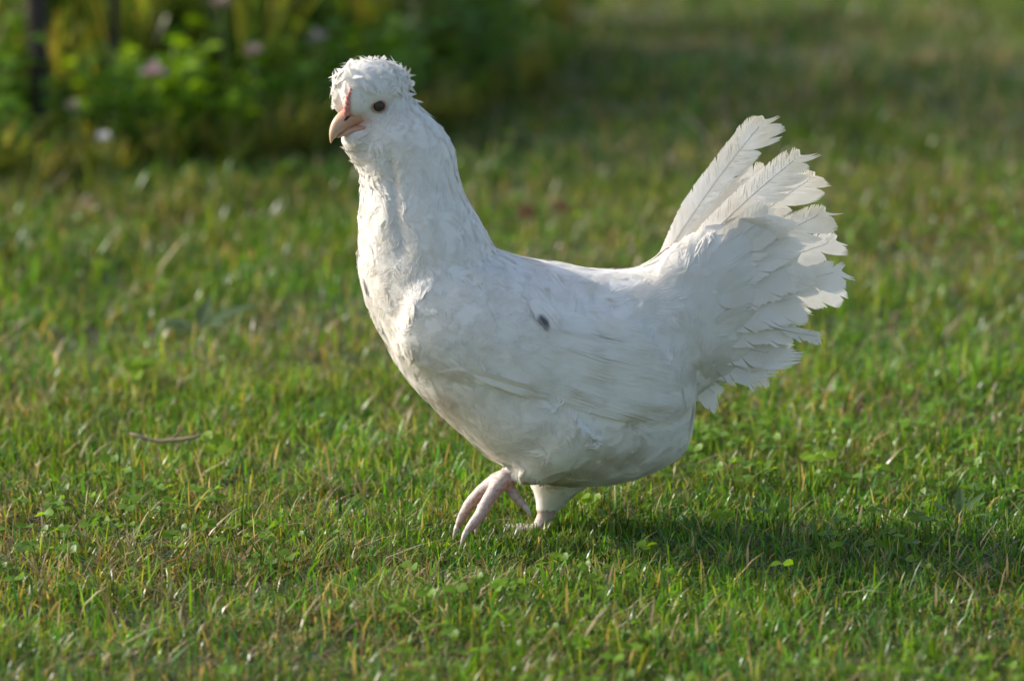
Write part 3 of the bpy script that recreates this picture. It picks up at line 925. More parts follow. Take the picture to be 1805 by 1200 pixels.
def build_hen():
    me = build_body_mesh()
    V, E, leg = smooth_mesh(me)
    n = len(V)
    N = np.empty(n * 3, np.float32); me.vertices.foreach_get('normal', N); N = N.reshape(-1, 3).astype(float)
    # wings: folded against both flanks (mirrored through the median plane)
    lat = (V - BF.o) @ BF.n
    Vn = np.where((lat > 0)[:, None], V - 2 * lat[:, None] * BF.n, V)
    Pn = project(Vn)
    d = poly_sd(Pn, WING)
    side = np.clip(np.abs(N @ BF.n) * 1.6, 0, 1)
    front = sstep(-Pn[:, 0], -900, -720)       # crisper at the shoulder
    top = sstep(-Pn[:, 1], -600, -500)
    amp = 0.0105 * sstep(d, -10, 20) * (0.55 + 0.45 * front) * (1 - 0.6 * top) * side
    wk = np.interp(Pn[:, 0], (700, 760, 835, 880, 935, 985, 1050, 1100, 1200), (0.5, 0.25, 0.7, 0.95, 0.85, 0.3, 0.6, 0.85, 0.9))
    lw = sstep(Pn[:, 1], 590, 680)
    amp *= (1 - lw) + lw * wk
    # the thigh bulge below the wing and the hollow of the flank
    th = np.exp(-(((Pn[:, 0] - 960) / 120) ** 2 + ((Pn[:, 1] - 775) / 55) ** 2))
    amp += 0.006 * th * side * (d < 0)
    # breast folds: soft vertical grooves between feather tracts
    br = sstep(-Pn[:, 0], -735, -700) * sstep(Pn[:, 1], 330, 390) * sstep(-Pn[:, 1], -660, -600)
    u3, v3 = V[:, 2] * 1000, lat * 1000
    amp += br * 0.0050 * (vnoise(u3 / 26 + 3, v3 / 13, 91) - 0.5)
    amp += 0.0016 * (fbm(u3 / 18, (V @ BF.a) * 1000 / 22 + lat * 30, 93) - 0.5) * (~leg)
    # groove where the near hackle parts from the throat
    gl = np.abs(Pn[:, 0] - np.interp(Pn[:, 1], (255, 290, 340, 400, 470), (680, 688, 694, 700, 722)))
    amp -= 0.0040 * np.exp(-(gl / 9) ** 2) * sstep(Pn[:, 1], 255, 285) * sstep(-Pn[:, 1], -480, -380) * (lat < 0)
    amp[leg] = 0
    V = V + N * amp[:, None]
    me.vertices.foreach_set('co', V.astype(np.float32).ravel()); me.update()
    me.vertices.foreach_get('normal', N2 := np.empty(n * 3, np.float32)); N = N2.reshape(-1, 3).astype(float)
    P = project(V)
    # colours: white plumage, pale scaly legs with pink undersides, pinkish bare face
    C = np.tile(WHITE, (n, 1))
    pink = np.array((0.70, 0.36, 0.28)); pale = np.array((0.60, 0.50, 0.45))
    und = sstep(-(N @ np.array((-0.75, 0.0, 0.65))), -0.35, 0.5)[:, None]
    und = np.where(((P[:, 1] > 890) & (P[:, 0] > 925))[:, None], und * 0.25, und)
    skin = pale * (1 - und) + pink * und
    sp = (vnoise(P[:, 0] / 2.2 + V[:, 1] * 700, P[:, 1] / 2.2, 5) > 0.70)
    skin[sp] = skin[sp] * np.array((0.68, 0.64, 0.66))
    lg = ((P[:, 1] > 826) & (P[:, 0] < 906) & (lat < -0.005)) | (P[:, 1] > 899)
    lg |= (P[:, 1] > 849) & (P[:, 0] < 932) & (lat < -0.005)
    C[lg] = skin[lg]
    fd = np.hypot((P[:, 0] - 632) / 40, (P[:, 1] - 212) / 15)
    k = (np.clip(1.25 - fd, 0, 1) * (P[:, 1] < 240))[:, None]
    C = C * (1 - k) + np.array((0.70, 0.50, 0.44)) * k
    fd = np.hypot((P[:, 0] - 676) / 24, (P[:, 1] - 186) / 15)
    k = (np.clip(1.2 - fd, 0, 1))[:, None] * 0.8
    C = C * (1 - k) + np.array((0.72, 0.58, 0.53)) * k
    me.materials.clear()
    finish(me, M_BODY, True, C)
    me.name = 'body'
    mi = np.zeros(len(me.polygons), np.int32)
    me.materials.append(M_SKIN)
    ls = np.empty(len(me.polygons), np.int32); me.polygons.foreach_get('loop_start', ls)
    lv = np.empty(len(me.loops), np.int32); me.loops.foreach_get('vertex_index', lv)
    mi[lg[lv[ls]]] = 1
    me.polygons.foreach_set('material_index', mi)
    root = empty('hen', (0, 0, 0), 'white crested hen walking across the lawn with one foot lifted', 'hen')
    link('body', me, root)
    bvh = BVHTree.FromPolygons([tuple(v) for v in V], [tuple(p.vertices) for p in me.polygons])
    return root, me, V, N, bvh, leg

HEN, HME, HV, HN, BVH, LEG = build_hen()

# ---- which way the feathers lie: guides in the photograph (place -> direction)
FLOW = [(620, 250, 0.15, 1), (640, 300, 0.05, 1), (690, 300, 0.1, 1), (740, 210, 0.7, 0.8), (770, 250, 0.45, 1), (790, 320, 0.3, 1), (720, 330, 0.12, 1), (760, 400, 0.25, 1),
        (820, 390, 0.55, 1), (860, 420, 0.85, 0.7), (640, 380, 0.0, 1), (640, 470, 0.06, 1), (665, 560, 0.25, 1), (690, 480, 0.05, 1), (700, 640, 0.45, 1), (740, 700, 0.65, 0.85), (800, 760, 0.8, 0.7),
        (870, 800, 0.9, 0.55), (950, 780, 0.75, 0.7), (1000, 840, 1, 0.15), (1100, 800, 0.95, 0.35), (1180, 780, 0.9, 0.35), (920, 455, 1, 0.2), (1000, 470, 1, 0.12), (1080, 480, 1, 0.0),
        (800, 470, 0.7, 0.8), (870, 470, 0.95, 0.45), (730, 560, 0.45, 0.95), (720, 620, 0.7, 0.8), (780, 540, 0.65, 0.8), (780, 640, 0.95, 0.35), (850, 560, 0.85, 0.6), (850, 650, 0.97, 0.28), (950, 540, 0.9, 0.5), (950, 640, 0.95, 0.36),
        (1050, 580, 0.9, 0.48), (1050, 690, 0.97, 0.25), (1150, 640, 0.86, 0.55), (1180, 710, 0.97, 0.2), (1120, 540, 0.97, 0.18), (1160, 500, 0.9, -0.35), (1190, 450, 0.72, -0.7), (1230, 400, 0.6, -0.8),
        (1230, 500, 0.88, -0.45), (1300, 450, 0.86, -0.5), (1300, 540, 0.99, -0.1), (1230, 570, 0.99, 0.05), (1240, 640, 0.95, 0.3), (1300, 620, 0.96, 0.25), (1215, 690, 0.9, 0.4),
        (650, 110, 0.8, -0.3), (700, 130, 1, 0.3), (640, 150, 0.8, -0.5), (660, 150, 0.7, -0.2), (690, 160, 0.95, 0.2), (600, 165, -0.5, -0.7), (592, 185, -0.6, 0.2), (625, 175, 0.6, 0.3), (700, 200, 0.75, 0.65), (660, 230, 0.6, 0.8), (640, 262, 0.1, 1)]
FLOW = np.array(FLOW, float)

def flow_dir(p):
    w = 1.0 / (((FLOW[:, 0] - p[0]) ** 2 + (FLOW[:, 1] - p[1]) ** 2) ** 1.5 + 60)
    d = (FLOW[:, 2:4] * w[:, None]).sum(0)
    return BF.a * d[0] - UP * d[1]

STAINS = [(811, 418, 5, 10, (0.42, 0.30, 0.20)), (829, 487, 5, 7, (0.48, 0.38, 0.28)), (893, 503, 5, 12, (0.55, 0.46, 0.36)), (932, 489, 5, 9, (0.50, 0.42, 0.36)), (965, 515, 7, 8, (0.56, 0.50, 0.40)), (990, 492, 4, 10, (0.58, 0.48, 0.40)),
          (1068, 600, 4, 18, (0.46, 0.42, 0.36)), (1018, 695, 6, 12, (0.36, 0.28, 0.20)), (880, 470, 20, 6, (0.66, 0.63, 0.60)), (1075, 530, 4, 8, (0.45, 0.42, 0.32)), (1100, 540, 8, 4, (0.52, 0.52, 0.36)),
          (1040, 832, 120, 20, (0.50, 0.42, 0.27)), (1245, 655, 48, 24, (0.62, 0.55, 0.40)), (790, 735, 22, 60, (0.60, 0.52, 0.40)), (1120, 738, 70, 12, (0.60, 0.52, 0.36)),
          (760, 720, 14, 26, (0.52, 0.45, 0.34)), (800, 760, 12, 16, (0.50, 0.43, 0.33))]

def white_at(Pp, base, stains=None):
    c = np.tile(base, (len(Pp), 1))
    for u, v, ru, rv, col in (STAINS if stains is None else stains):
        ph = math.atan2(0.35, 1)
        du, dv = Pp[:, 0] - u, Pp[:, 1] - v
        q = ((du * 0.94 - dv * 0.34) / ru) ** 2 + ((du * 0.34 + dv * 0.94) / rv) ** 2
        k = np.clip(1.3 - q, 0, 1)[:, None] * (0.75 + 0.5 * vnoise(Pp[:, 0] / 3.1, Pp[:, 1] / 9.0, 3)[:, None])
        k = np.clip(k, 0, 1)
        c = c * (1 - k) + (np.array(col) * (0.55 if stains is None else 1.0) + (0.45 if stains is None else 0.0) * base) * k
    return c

class Barbs:
    """feathers built barb by barb, each draped over the body along its own line"""
    def __init__(s):
        s.V, s.F, s.C, s.U, s.n = [], [], [], [], 0
    def feather(s, p, d, L, per, w, lift, spread, point=0.3, sink=0.0002, base=WHITE, nk=6, bow=0.0, bare=False, free_u=9999, fly=2.0):
        cl, ns, ts = [], [], []
        cur, cd_ = np.array(p, float), np.array(d, float)
        for k in range(nk):
            if k and free_u < 9000 and project(cur)[0] > free_u:
                hp = cur
                fd_ = flow_dir(project(cur))
                cd_ = cd_ * 0.35 + fd_ / np.linalg.norm(fd_) * 0.65
            elif k / (nk - 1) > fly:
                hp = cur
            else:
                hit = BVH.find_nearest(Vector(cur))
                hp, hn = np.array(hit[0]), np.array(hit[1])
            t = k / (nk - 1)
            cl.append(hp + hn * (-sink + (lift + sink) * t ** 1.3)); ns.append(hn)
            cd_ = cd_ - hn * (cd_ @ hn); cd_ /= np.linalg.norm(cd_) + 1e-9
            ts.append(np.cross(hn, cd_))
            cd_ = cd_ + np.cross(hn, cd_) * bow
            cur = hp + cd_ * L / (nk - 1)
        cl, ns, ts = np.array(cl), np.array(ns), np.array(ts)
        pe = project(cl)
        if (np.hypot((pe[:, 0] - 668) / 1.1, pe[:, 1] - 187) < 14.5).any() or (np.hypot((pe[:, 0] - 614.5) / 6, (pe[:, 1] - 180) / 20) < 1).any() or ((pe[:, 0] < 648) & (pe[:, 1] > 198) & (pe[:, 1] < 231)).any() or ((pe[:, 0] < 604) & (pe[:, 1] > 198) & (pe[:, 1] < 252)).any():
            if not bare:
                return
        q = np.linspace(-1, 1, per) + rng.normal(0, 0.6 / per, per)
        ll = (1 - point * np.abs(q) ** 1.6) * rng.uniform(0.93, 1.03, per)
        t = np.linspace(0, 1, nk)
        T = np.clip(ll[:, None] * t, 0, 0.9999) * (nk - 1)
        k0 = T.astype(int); f = (T - k0)[..., None]
        k1 = np.minimum(k0 + 1, nk - 1)
        C0 = cl[k0] * (1 - f) + cl[k1] * f
        N0 = ns[k0]; S0 = ts[k0]
        tt = (ll[:, None] * t)
        wid = spread * (0.45 + 0.55 * np.minimum(1, tt * 3)) * (1 - 0.45 * point * tt ** 3)
        roll = rng.normal(0, 0.035, per)[:, None, None]
        off = q[:, None] * wid
        Pp = C0 + S0 * off[..., None] - N0 * (0.22 * np.abs(q[:, None]) ** 2 * spread * 0.25)[..., None]
        # keep every barb on or above the skin where the body curves away
        hw = (w * 0.5 * (1 - 0.85 * t ** 3))[None, :, None]
        A = Pp - (S0 + N0 * roll) * hw
        B = Pp + (S0 + N0 * roll) * hw
        VV = np.stack((A, B), 2).reshape(-1, 3)
        i = (np.arange(per)[:, None] * nk + np.arange(nk - 1)[None, :]) * 2 + s.n
        s.F.append(np.stack((i, i + 1, i + 3, i + 2), -1).reshape(-1, 4))
        s.V.append(VV); s.n += len(VV)
        s.C.append(np.tile(base * rng.uniform(0.985, 1.01), (len(VV), 1)))
        u = np.repeat(np.repeat(q * 0.5 + 0.5, nk), 2)
        s.U.append(np.stack((u, np.repeat(tt.ravel(), 2)), 1))
    def mesh(s, name, mat, tint=WHITE, stains=None):
        V = np.concatenate(s.V); F = np.concatenate(s.F); C = np.concatenate(s.C)
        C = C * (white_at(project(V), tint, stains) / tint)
        return poly_mesh(name, V, F.ravel(), np.full(len(F), 4), mat, C, np.concatenate(s.U))

def surface_points(count, sel):
    """spread points over the selected part of the body, by area, thinned to an even spacing"""
    idx = np.nonzero(sel)[0]
    return rng.choice(idx, min(count, len(idx)), replace=False)

def thin(pts, r):
    cell = {}
    out = []
    for i, p in enumerate(pts):
        k = tuple((p / r).astype(int))
        ok = True
        for a in (-1, 0, 1):
            for b in (-1, 0, 1):
                for c in (-1, 0, 1):
                    for j in cell.get((k[0] + a, k[1] + b, k[2] + c), ()):
                        if np.sum((pts[j] - p) ** 2) < r * r:
                            ok = False
        if ok:
            cell.setdefault(k, []).append(i)
            out.append(i)
    return out

def clothe():
    lat = (HV - BF.o) @ BF.n
    Vn = np.where((lat > 0)[:, None], HV - 2 * lat[:, None] * BF.n, HV)
    P = project(Vn)
    u, v = P[:, 0], P[:, 1]
    wd = poly_sd(P, WING)
    legs = ((v > 828) & (u < 912)) | ((v > 814) & (u < 938) & (u > 905) & (lat < 0)) | (v > 888) | ((v > 842) & (u < 940) & (lat < 0.0) & (lat > -0.06))
    Ph = project(HV)
    face = ((Ph[:, 0] < 655) & (Ph[:, 1] > 190) & (Ph[:, 1] < 236)) | (np.hypot((Ph[:, 0] - 662) / 1.35, Ph[:, 1] - 186) < 17) | (np.hypot((Ph[:, 0] - 614.5) / 7, (Ph[:, 1] - 178) / 22) < 1)
    headr = (v < 235) & (u < 735)
    crest = headr & (v < 178)
    cheek = headr & ~crest
    beard = (~headr) & (v < 330) & (u < 668) & (v > 232)
    neck = (~headr) & (v < 440) & (u < 870) & (wd < 0)
    wing = wd > 2
    tail = (u > 1175) & ~wing
    back = (~neck) & (~wing) & (~headr) & (~tail) & (v < 520) & (u > 700)
    breast = (~neck) & (~wing) & (~headr) & (u < 760) & (v >= 440)
    rest = ~(headr | neck | wing | tail | back | breast)
    jobs = [  # name, mask, spacing, length, barbs, barb width, lift, half width, pointedness, disorder, material, colour
        ('belly_plumage', rest, 0.0085, 0.036, 16, 0.0014, 0.0010, 0.0085, 0.35, 0.05, M_FEATHER, WHITE),
        ('breast_plumage', breast, 0.0070, 0.027, 15, 0.0014, 0.0011, 0.0080, 0.35, 0.03, M_FEATHER, WHITE),
        ('back_plumage', back, 0.0082, 0.034, 16, 0.0014, 0.0006, 0.0085, 0.35, 0.02, M_FEATHER, WHITE),
        ('neck_hackle', neck, 0.0060, 0.036, 11, 0.0013, 0.0006, 0.0048, 0.5, 0.03, M_FEATHER, WHITE),
        ('beard', beard, 0.0042, 0.016, 8, 0.0012, 0.0016, 0.0024, 0.5, 0.12, M_FLUFF, VANE),
        ('cheek_plumage', cheek & ~face, 0.0032, 0.0095, 7, 0.0011, 0.0006, 0.0018, 0.5, 0.06, M_FLUFF, VANE),
        ('crest', crest & ~face, 0.0038, 0.029, 14, 0.0008, 0.0018, 0.0034, 0.6, 0.03, M_FLUFF, VANE),
        ('tail_coverts', tail, 0.0088, 0.055, 24, 0.0019, 0.0016, 0.0110, 0.22, 0.03, M_COVERT, WHITE * 1.1),
        ('wing_coverts', wing & (u < 1010), 0.0080, 0.026, 18, 0.0015, 0.0013, 0.0088, 0.3, 0.02, M_FEATHER, WHITE)]
    for name, mask, sp, ln, per, w, lift, spread, point, wild, mat, tint in jobs:
        if name == 'tail_coverts':
            mask = mask & (np.abs(HN @ BF.n) > 0.72)
        idx = surface_points(26000, mask & ~legs)
        idx = idx[thin(HV[idx], sp)]
        B = Barbs()
        for i in idx:
            d = flow_dir(P[i])
            if lat[i] > 0:
                d = d - 2 * (d @ BF.n) * BF.n
            if wild > 0.05:
                d = d + np.array([mnoise.noise(Vector(HV[i]) * 55 + Vector((k * 31.0, 0, 0))) for k in range(3)]) * wild
            d = d + rng.normal(0, wild * 0.4, 3)
            d = d - HN[i] * (d @ HN[i]); d /= np.linalg.norm(d) + 1e-9
            q = 1.0
            if name == 'wing_coverts':
                q = 0.70 + 0.75 * float(np.clip((u[i] - 700) / 300, 0, 1))
            B.feather(HV[i], d, ln * q * rng.uniform(0.88, 1.14), per, w * q, lift * rng.uniform(0.8, 1.25) * (2.4 if name == 'belly_plumage' and rng.random() < 0.05 else 1.0), spread * q, point, base=tint, free_u=1262 if name == 'tail_coverts' else 9999, nk=9 if name == 'tail_coverts' else 7 if name == 'crest' else 6, fly={'crest': 0.6, 'beard': 0.4, 'neck_hackle': 0.9, 'belly_plumage': 0.8}.get(name, 2.0))
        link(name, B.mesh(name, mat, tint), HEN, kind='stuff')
        pass
clothe()

# ---- flight feathers of the folded wings, each its own, laid over the flank from below upwards
def surf(u, v, side):
    hit = BVH.ray_cast(Vector(CAM), Vector(ray(u, v)))
    p = np.array(hit[0]) if hit[0] is not None else BF.px(u, v, -0.04)
    if side > 0:
        p = p - 2 * ((p - BF.o) @ BF.n) * BF.n
    return p

def wing_feathers():
    rows = [((905, 668), (1192, 738)), ((915, 650), (1210, 728)), ((920, 632), (1216, 712)), ((925, 615), (1214, 692)), ((935, 598), (1206, 670)), ((945, 582), (1192, 648)), ((955, 565), (1172, 624)), ((965, 550), (1148, 600)),
            ((860, 655), (1060, 722)), ((868, 640), (1078, 712)), ((872, 622), (1086, 694)), ((880, 602), (1088, 672)), ((890, 582), (1082, 648)), ((905, 560), (1070, 620)), ((925, 538), (1062, 592)),
            ((800, 652), (968, 700)), ((806, 636), (985, 690)), ((812, 616), (988, 670))]
    for side in (-1, 1):
        for k, (r0, r1) in enumerate(rows):
            p, e = surf(*r0, side), surf(*r1, side)
            d = e - p
            B = Barbs()
            B.feather(p, d, np.linalg.norm(d), 26, 0.0017, 0.0018, 0.0105 if k < 15 else 0.0095, 0.16, 0.0002, WHITE, 12)
            link('wing_feather', B.mesh('wing_feather', M_FEATHER), HEN)
wing_feathers()

def marked_feather():
    st = [(958, 572, 11, 19, (0.07, 0.065, 0.08)), (939, 557, 4, 13, (0.45, 0.45, 0.49))]
    B = Barbs()
    p = surf(936, 530, -1)
    B.feather(p, BF.a * 0.46 - UP, 0.043, 26, 0.0009, 0.0046, 0.0100, 0.25, -0.0030, WHITE, 26)
    o = link('wing_covert', B.mesh('wing_covert', M_FEATHER, WHITE, st), HEN)
    o['label'] = 'white wing covert with a dark grey spot near its tip'
marked_feather()

# ---- tail: each feather a quill with two rows of barbs, ragged at the edge
def plume(name, root, tip, lat0, lat1, hw, bow=0.0, twist=0.0, fray=0.35, base=WHITE, tipcol=None, nb=46, r0=0.12, lead=0.55, frame=BF, parent=None, seed=0, mat=None):
    r = np.random.default_rng(1000 + seed)
    A, B = frame.px(*root, lat0), frame.px(*tip, lat1)
    ax = B - A; L = np.linalg.norm(ax); ax /= L
    nr = frame.n - ax * (frame.n @ ax); nr /= np.linalg.norm(nr)
    sd = np.cross(nr, ax)
    c, s_ = math.cos(twist), math.sin(twist)
    nr, sd = nr * c + sd * s_, sd * c - nr * s_
    def spine(t):
        return A + ax * L * t + sd * bow * L * (4 * t * (1 - t)) * 0.5 + nr * 0.02 * L * math.sin(3 * t)
    V, F, C, U = [], [], [], []
    W = hw
    tc = base if tipcol is None else np.array(tipcol)
    for side in (-1, 1):
        clump, shift, cut = 0, 0.0, 1.0
        for k in range(nb):
            t = r0 + (1 - r0) * k / (nb - 1)
            if clump <= 0:
                clump = int(r.integers(2, 11)); gap = r.random() < (fray if side > 0 or t > 0.93 else fray * 0.12)
                shift = r.normal(0, 0.035) if gap else r.normal(0, 0.008)
                cut = r.uniform(0.72, 1.05) if gap else r.uniform(0.95, 1.05)
                cen = k + clump / 2
            clump -= 1
            prof = min(1.0, (t - r0 * 0.6) * 3.2) ** 0.7 * (1 - max(0, (t - 0.86) / 0.14) ** 2 * 0.55)
            bl = W * prof * cut * r.uniform(0.97, 1.03) * (lead if side < 0 else 1.0)
            fr_ = fray if side > 0 or t > 0.93 else fray * 0.15
            p0 = spine(t)
            a0 = 0.95 - 0.35 * t                     # barb angle, closing towards the tip
            seg = 5
            bw = L * (1 - r0) / nb * 1.35
            b = len(V)
            for i in range(seg + 1):
                q = i / seg
                ang = a0 * (1 - 0.35 * q)
                g = (cen - k) * (L / nb) * 0.55 * fr_ * q ** 3       # clump tips draw together
                p = p0 + sd * side * bl * q * math.sin(a0) ** 0.3 + ax * (bl * (q * math.cos(a0) * 0.75 + 0.28 * q * q) + shift * L * 0.3 * q * q + g)
                p = p - nr * 0.10 * bl * q * q + nr * r.normal(0, 0.00012)
                h = bw * 0.5 * (1 - 0.78 * max(0, (q - 0.72) / 0.28) * (0.4 + fr_))
                V += [p - ax * h, p + ax * h]
                cc = base * (1 - q * t ** 3) + tc * (q * t ** 3)
                if t > 0.9: cc = cc * (1 - (t - 0.9) * 6) + tc * (t - 0.9) * 6
                C += [cc, cc]
                U += [(0.5 + side * 0.5 * q, t * 3), (0.5 + side * 0.5 * q, t * 3)]
            F += [(b + 2 * i, b + 2 * i + 1, b + 2 * i + 3, b + 2 * i + 2) for i in range(seg)]
    me = mesh_from(name, V, F, mat or M_TAIL, True, np.clip(np.array(C), 0, 0.95), np.array(U))
    o = link(name, me, parent or HEN)
    mb = MB()
    T = np.linspace(0, 0.97, 9)
    mb.tube([spine(t) - nr * 0.0004 for t in T], np.linspace(0.0011, 0.0003, 9), WHITE * 0.95, 5)
    link('quill', mb.mesh('quill', M_QUILL), o)
    return o

CREAM = (0.90, 0.82, 0.67)
TF = [  # root, tip, lat root, lat tip, half width, bow, twist, fray
    ((1120, 545), (1346, 214), 0.020, 0.030, 0.028, -0.05, 0.15, 0.6),
    ((1125, 545), (1345, 300), 0.016, 0.026, 0.024, -0.04, 0.10, 0.5),
    ((1130, 550), (1408, 276), -0.002, -0.004, 0.026, -0.05, 0.10, 0.70),
    ((1135, 552), (1434, 312), 0.014, 0.022, 0.025, -0.04, -0.05, 0.75),
    ((1135, 555), (1452, 375), -0.008, -0.014, 0.026, -0.03, 0.10, 0.60),
    ((1140, 558), (1470, 425), 0.012, 0.020, 0.025, -0.02, 0.00, 0.65),
    ((1140, 560), (1480, 478), -0.010, -0.016, 0.024, 0.0, 0.08, 0.60),
    ((1150, 562), (1478, 505), 0.014, 0.026, 0.021, 0.03, -0.10, 0.50),
    ((1160, 565), (1415, 545), 0.006, 0.010, 0.017, 0.02, 0.00, 0.45)]
for i, (rt, tp, l0, l1, hw, bow, tw, fr) in enumerate(TF):
    plume('tail_feather', rt, tp, l0, l1, hw, bow, tw, fr, VANE, CREAM if i < 5 else None, 52, 0.2, seed=i)
CV = [((1180, 590), (1378, 588), -0.020, -0.016, 0.017, 0.3), ((1180, 600), (1356, 622), -0.016, -0.010, 0.015, 0.5), ((1175, 610), (1326, 652), -0.014, -0.008, 0.014, 0.5),
      ((1165, 620), (1282, 690), -0.016, -0.010, 0.013, 0.5), ((1160, 568), (1404, 520), -0.018, -0.016, 0.021, 0.4), ((1160, 565), (1412, 470), -0.017, -0.015, 0.022, 0.4), ((1155, 560), (1395, 420), -0.015, -0.013, 0.022, 0.4), ((1150, 556), (1370, 372), -0.012, -0.011, 0.022, 0.4),
      ((1180, 595), (1372, 605), 0.012, 0.012, 0.016, 0.4), ((1175, 610), (1340, 642), 0.010, 0.010, 0.014, 0.4)]
for i, (rt, tp, l0, l1, hw, fr) in enumerate(CV):
    tp = (tp[0] + rng.uniform(-26, 8), tp[1] + rng.uniform(-8, 8)); hw *= rng.uniform(0.85, 1.2)
    plume('tail_covert', rt, tp, l0, l1, hw * 1.25, -0.03, 0.12, fr * 0.5, WHITE * 1.1, None, 52, 0.2, seed=50 + i, mat=M_COVERT)
plume('tail_covert', (1358, 574), (1444, 592), -0.020, -0.020, 0.0090, 0.04, 0.1, 0.3, VANE, None, 50, 0.25, seed=90)

for i, (rt, tp, lt, hw) in enumerate([((640, 128), (652, 101), -0.004, 0.0042), ((655, 125), (678, 101), -0.002, 0.0045), ((668, 128), (706, 119), -0.004, 0.0045), ((676, 136), (729, 147), -0.004, 0.0055), ((674, 146), (722, 152), -0.008, 0.0045), ((680, 128), (718, 133), 0.004, 0.0045),
                                      ((622, 140), (608, 122), 0.004, 0.004), ((612, 155), (592, 148), 0.010, 0.004), ((604, 172), (584, 164), 0.012, 0.004), ((606, 184), (586, 190), 0.012, 0.0038), ((632, 128), (626, 108), 0.004, 0.004)]):
    plume('crest_feather', rt, tp, lt, lt, hw * 0.6, 0.06, 0.1, 0.1, VANE, None, 20, 0.1, 0.9, HF, seed=200 + i)

# ---- beak: upper and lower mandible lofted in the plane of the turned head
def loft_mesh(name, rings, mat, cols):
    n = len(rings[0])
    V = [p for r in rings for p in r]
    F = [(i * n + k, i * n + (k + 1) % n, (i + 1) * n + (k + 1) % n, (i + 1) * n + k) for i in range(len(rings) - 1) for k in range(n)]
    F += [tuple(range(n))[::-1], tuple((len(rings) - 1) * n + k for k in range(n))]
    C = [c for c in cols for _ in range(n)]
    return mesh_from(name, V, F, mat, True, np.array(C))

def section(top, bot, w, off, ex=2.0, n=18):
    t, b = HF.px(*top, off), HF.px(*bot, off)
    c = (t + b) / 2
    e = (t - b) / 2; r = np.linalg.norm(e)
    return ring(c, e / r, HF.n, r, r, w, n, ex)

BOFF = -0.001
HORN, BPINK = np.array((0.66, 0.45, 0.29)), np.array((0.68, 0.27, 0.19))
up = cr_spline([(650, 204, 650, 217, 0.0135), (632, 197, 634, 219, 0.0120), (616, 190, 621, 222, 0.0100), (604, 195, 609, 229, 0.0080), (594, 204, 600, 235, 0.0064), (586, 216, 592, 241, 0.0046), (581.5, 231, 586.5, 247, 0.0028), (581.2, 243, 584.5, 251, 0.0014), (582.4, 252, 583.4, 253.5, 0.0005)], 4)
cu = [HORN * min(1, i / len(up) * 1.5) + BPINK * (1 - min(1, i / len(up) * 1.5)) for i in range(len(up))]
bk = link('beak', loft_mesh('beak', [section((a, b), (c, d), w, BOFF, 2.0) for a, b, c, d, w in up], M_BEAK, cu), HEN)
lo = cr_spline([(654, 213, 652, 230, 0.0130), (636, 216, 634, 231.5, 0.0118), (620, 219, 620, 234, 0.0094), (607, 226, 608, 238.5, 0.0068), (598, 236.5, 599, 242, 0.0045), (592, 241, 593, 243.5, 0.002)], 4)
cl = [HORN * min(1, i / len(lo) * 1.2) + BPINK * (1 - min(1, i / len(lo) * 1.2)) for i in range(len(lo))]
link('lower_mandible', loft_mesh('lower_mandible', [section((a, b), (c, d), w, BOFF, 2.2) for a, b, c, d, w in lo], M_BEAK, cl), bk)
for s in (-1, 1):
    me_ = bk.data
    bb = BVHTree.FromPolygons([tuple(v.co) for v in me_.vertices], [tuple(p.vertices) for p in me_.polygons])
    hit = bb.ray_cast(Vector(CAM), Vector(ray(612.5, 207)))
    if hit[0] is None: continue
    p = np.array(hit[0])
    if s > 0:
        p = p - 2 * ((p - HF.px(612, 207, BOFF)) @ HF.n) * HF.n
    bm = bmesh.new()
    ax = HF.px(616, 203) - HF.px(607, 212); ax /= np.linalg.norm(ax)
    nn = HF.n; e2 = np.cross(ax, nn)
    ball(bm, p, (ax, e2, nn), (0.0046, 0.0017, 0.0010), 10)
    me = bpy.data.meshes.new('nostril'); bm.to_mesh(me); bm.free()
    finish(me, M_COMB, True, np.tile((0.06, 0.025, 0.02), (len(me.vertices), 1)))
    link('nostril', me, bk)

# ---- small pink comb running up between the crest lobes
bm = bmesh.new()
cpts = [(612, 196), (612.5, 188), (613, 180), (614, 172), (616, 165), (618, 158)]
for i, (u, v) in enumerate(cpts):
    hit = BVH.ray_cast(Vector(CAM), Vector(ray(u, v)))
    p = np.array(hit[0]) if hit[0] is not None else HF.px(u, v)
    q = HF.px(u, v, -0.002)
    p = p if np.linalg.norm(p - q) < 0.03 else q
    r_ = 0.0036 * (1 - i / 7)
    ball(bm, p - 0.0008 * CF, (HF.a, UP, HF.n), (r_ * 1.1, r_ * 1.35, r_), 10)
me = bpy.data.meshes.new('comb'); bm.to_mesh(me); bm.free()
finish(me, M_COMB, True, np.tile((0.70, 0.30, 0.26), (len(me.vertices), 1)))
link('comb', me, HEN)

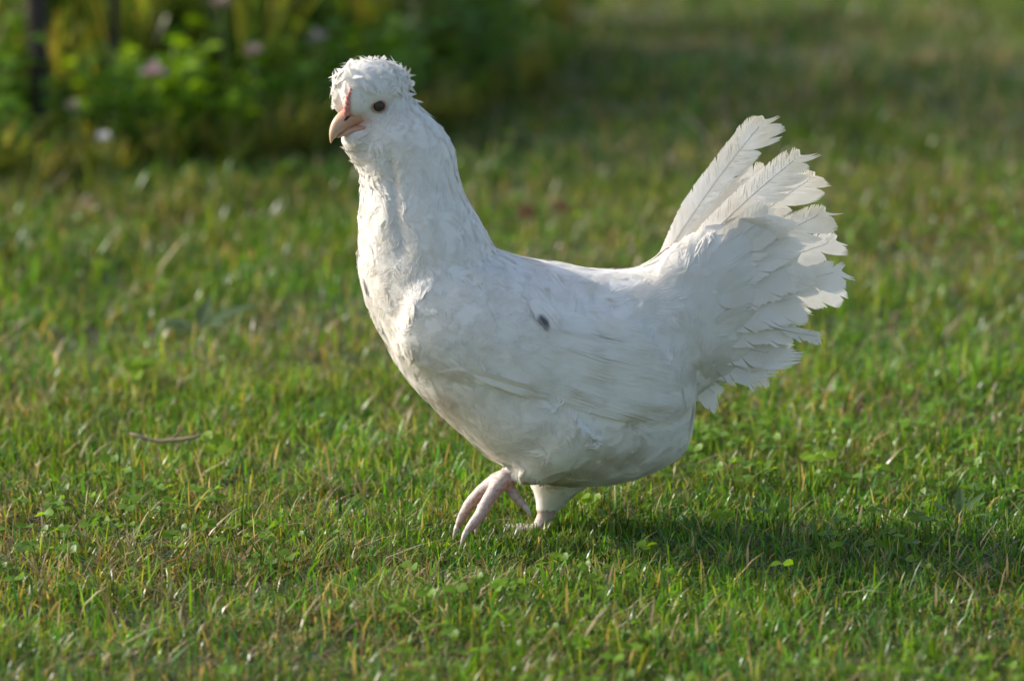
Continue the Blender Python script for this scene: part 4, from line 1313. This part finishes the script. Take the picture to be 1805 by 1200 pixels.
# ---- eyes
def eye(side):
    hit = BVH.ray_cast(Vector(CAM), Vector(ray(667.5, 187)))
    p = np.array(hit[0]); nn = np.array(hit[1])
    nn = -CF * 0.55 + nn * 0.75; nn[2] *= 0.5; nn /= np.linalg.norm(nn)
    if side > 0:
        o0 = HF.px(667.5, 187)
        p = p - 2 * ((p - o0) @ HF.n) * HF.n; nn = nn - 2 * (nn @ HF.n) * HF.n
    e1 = np.cross(nn, UP); e1 /= np.linalg.norm(e1); e2 = np.cross(nn, e1)
    c = p - nn * 0.0010
    bm = bmesh.new(); ball(bm, c, (nn, e1, e2), (0.0054, 0.0056, 0.0056), 18)
    me = bpy.data.meshes.new('eye'); bm.to_mesh(me); bm.free()
    V = np.array([v.co for v in me.vertices]) - c
    rr = np.sqrt(np.maximum(0, (V ** 2).sum(1) - (V @ nn) ** 2))
    col = np.where((rr < 0.0040)[:, None], np.array((0.075, 0.055, 0.035)), np.array((0.02, 0.018, 0.018)))
    finish(me, M_IRIS, True, col)
    o = link('eye', me, HEN)
    bm = bmesh.new(); ball(bm, c + nn * 0.0040, (nn, e1, e2), (0.00135, 0.0025, 0.0025), 12)
    me = bpy.data.meshes.new('pupil'); bm.to_mesh(me); bm.free(); finish(me, M_PUPIL)
    link('pupil', me, o)
    mb = MB()
    th = np.linspace(0, 2 * math.pi, 29)
    mb.tube([c + nn * 0.0026 + (e1 * math.cos(a) * 1.08 + e2 * math.sin(a)) * 0.0055 for a in th], 0.0009, np.array((0.50, 0.31, 0.26)), 7, False)
    link('eyelid', mb.mesh('eyelid', M_COMB), o)
eye(-1); eye(1)

# ---- claws
def claw(p, d):
    mb = MB()
    d = d / np.linalg.norm(d)
    mb.tube([p - d * 0.003, p + d * 0.003 + UP * 0.0006, p + d * 0.007 - UP * 0.0006, p + d * 0.0105 - UP * 0.003], [0.0030, 0.0026, 0.0017, 0.0004], np.array((0.62, 0.52, 0.44)), 8)
    link('claw', mb.mesh('claw', M_BEAK), HEN)
NL = -0.043
claw(BF.px(806, 929, NL + 0.018), np.array((-0.35, 0.1, -0.9)))
claw(BF.px(821, 939, NL - 0.018), np.array((-0.45, -0.2, -0.9)))
claw(BF.px(842, 922, NL + 0.038), np.array((-0.2, 0.15, -0.95)))
claw(BF.px(924, 892, NL - 0.004), np.array((0.6, 0, -0.8)))
for p, d in FOOT_TIPS:
    claw(p, d)
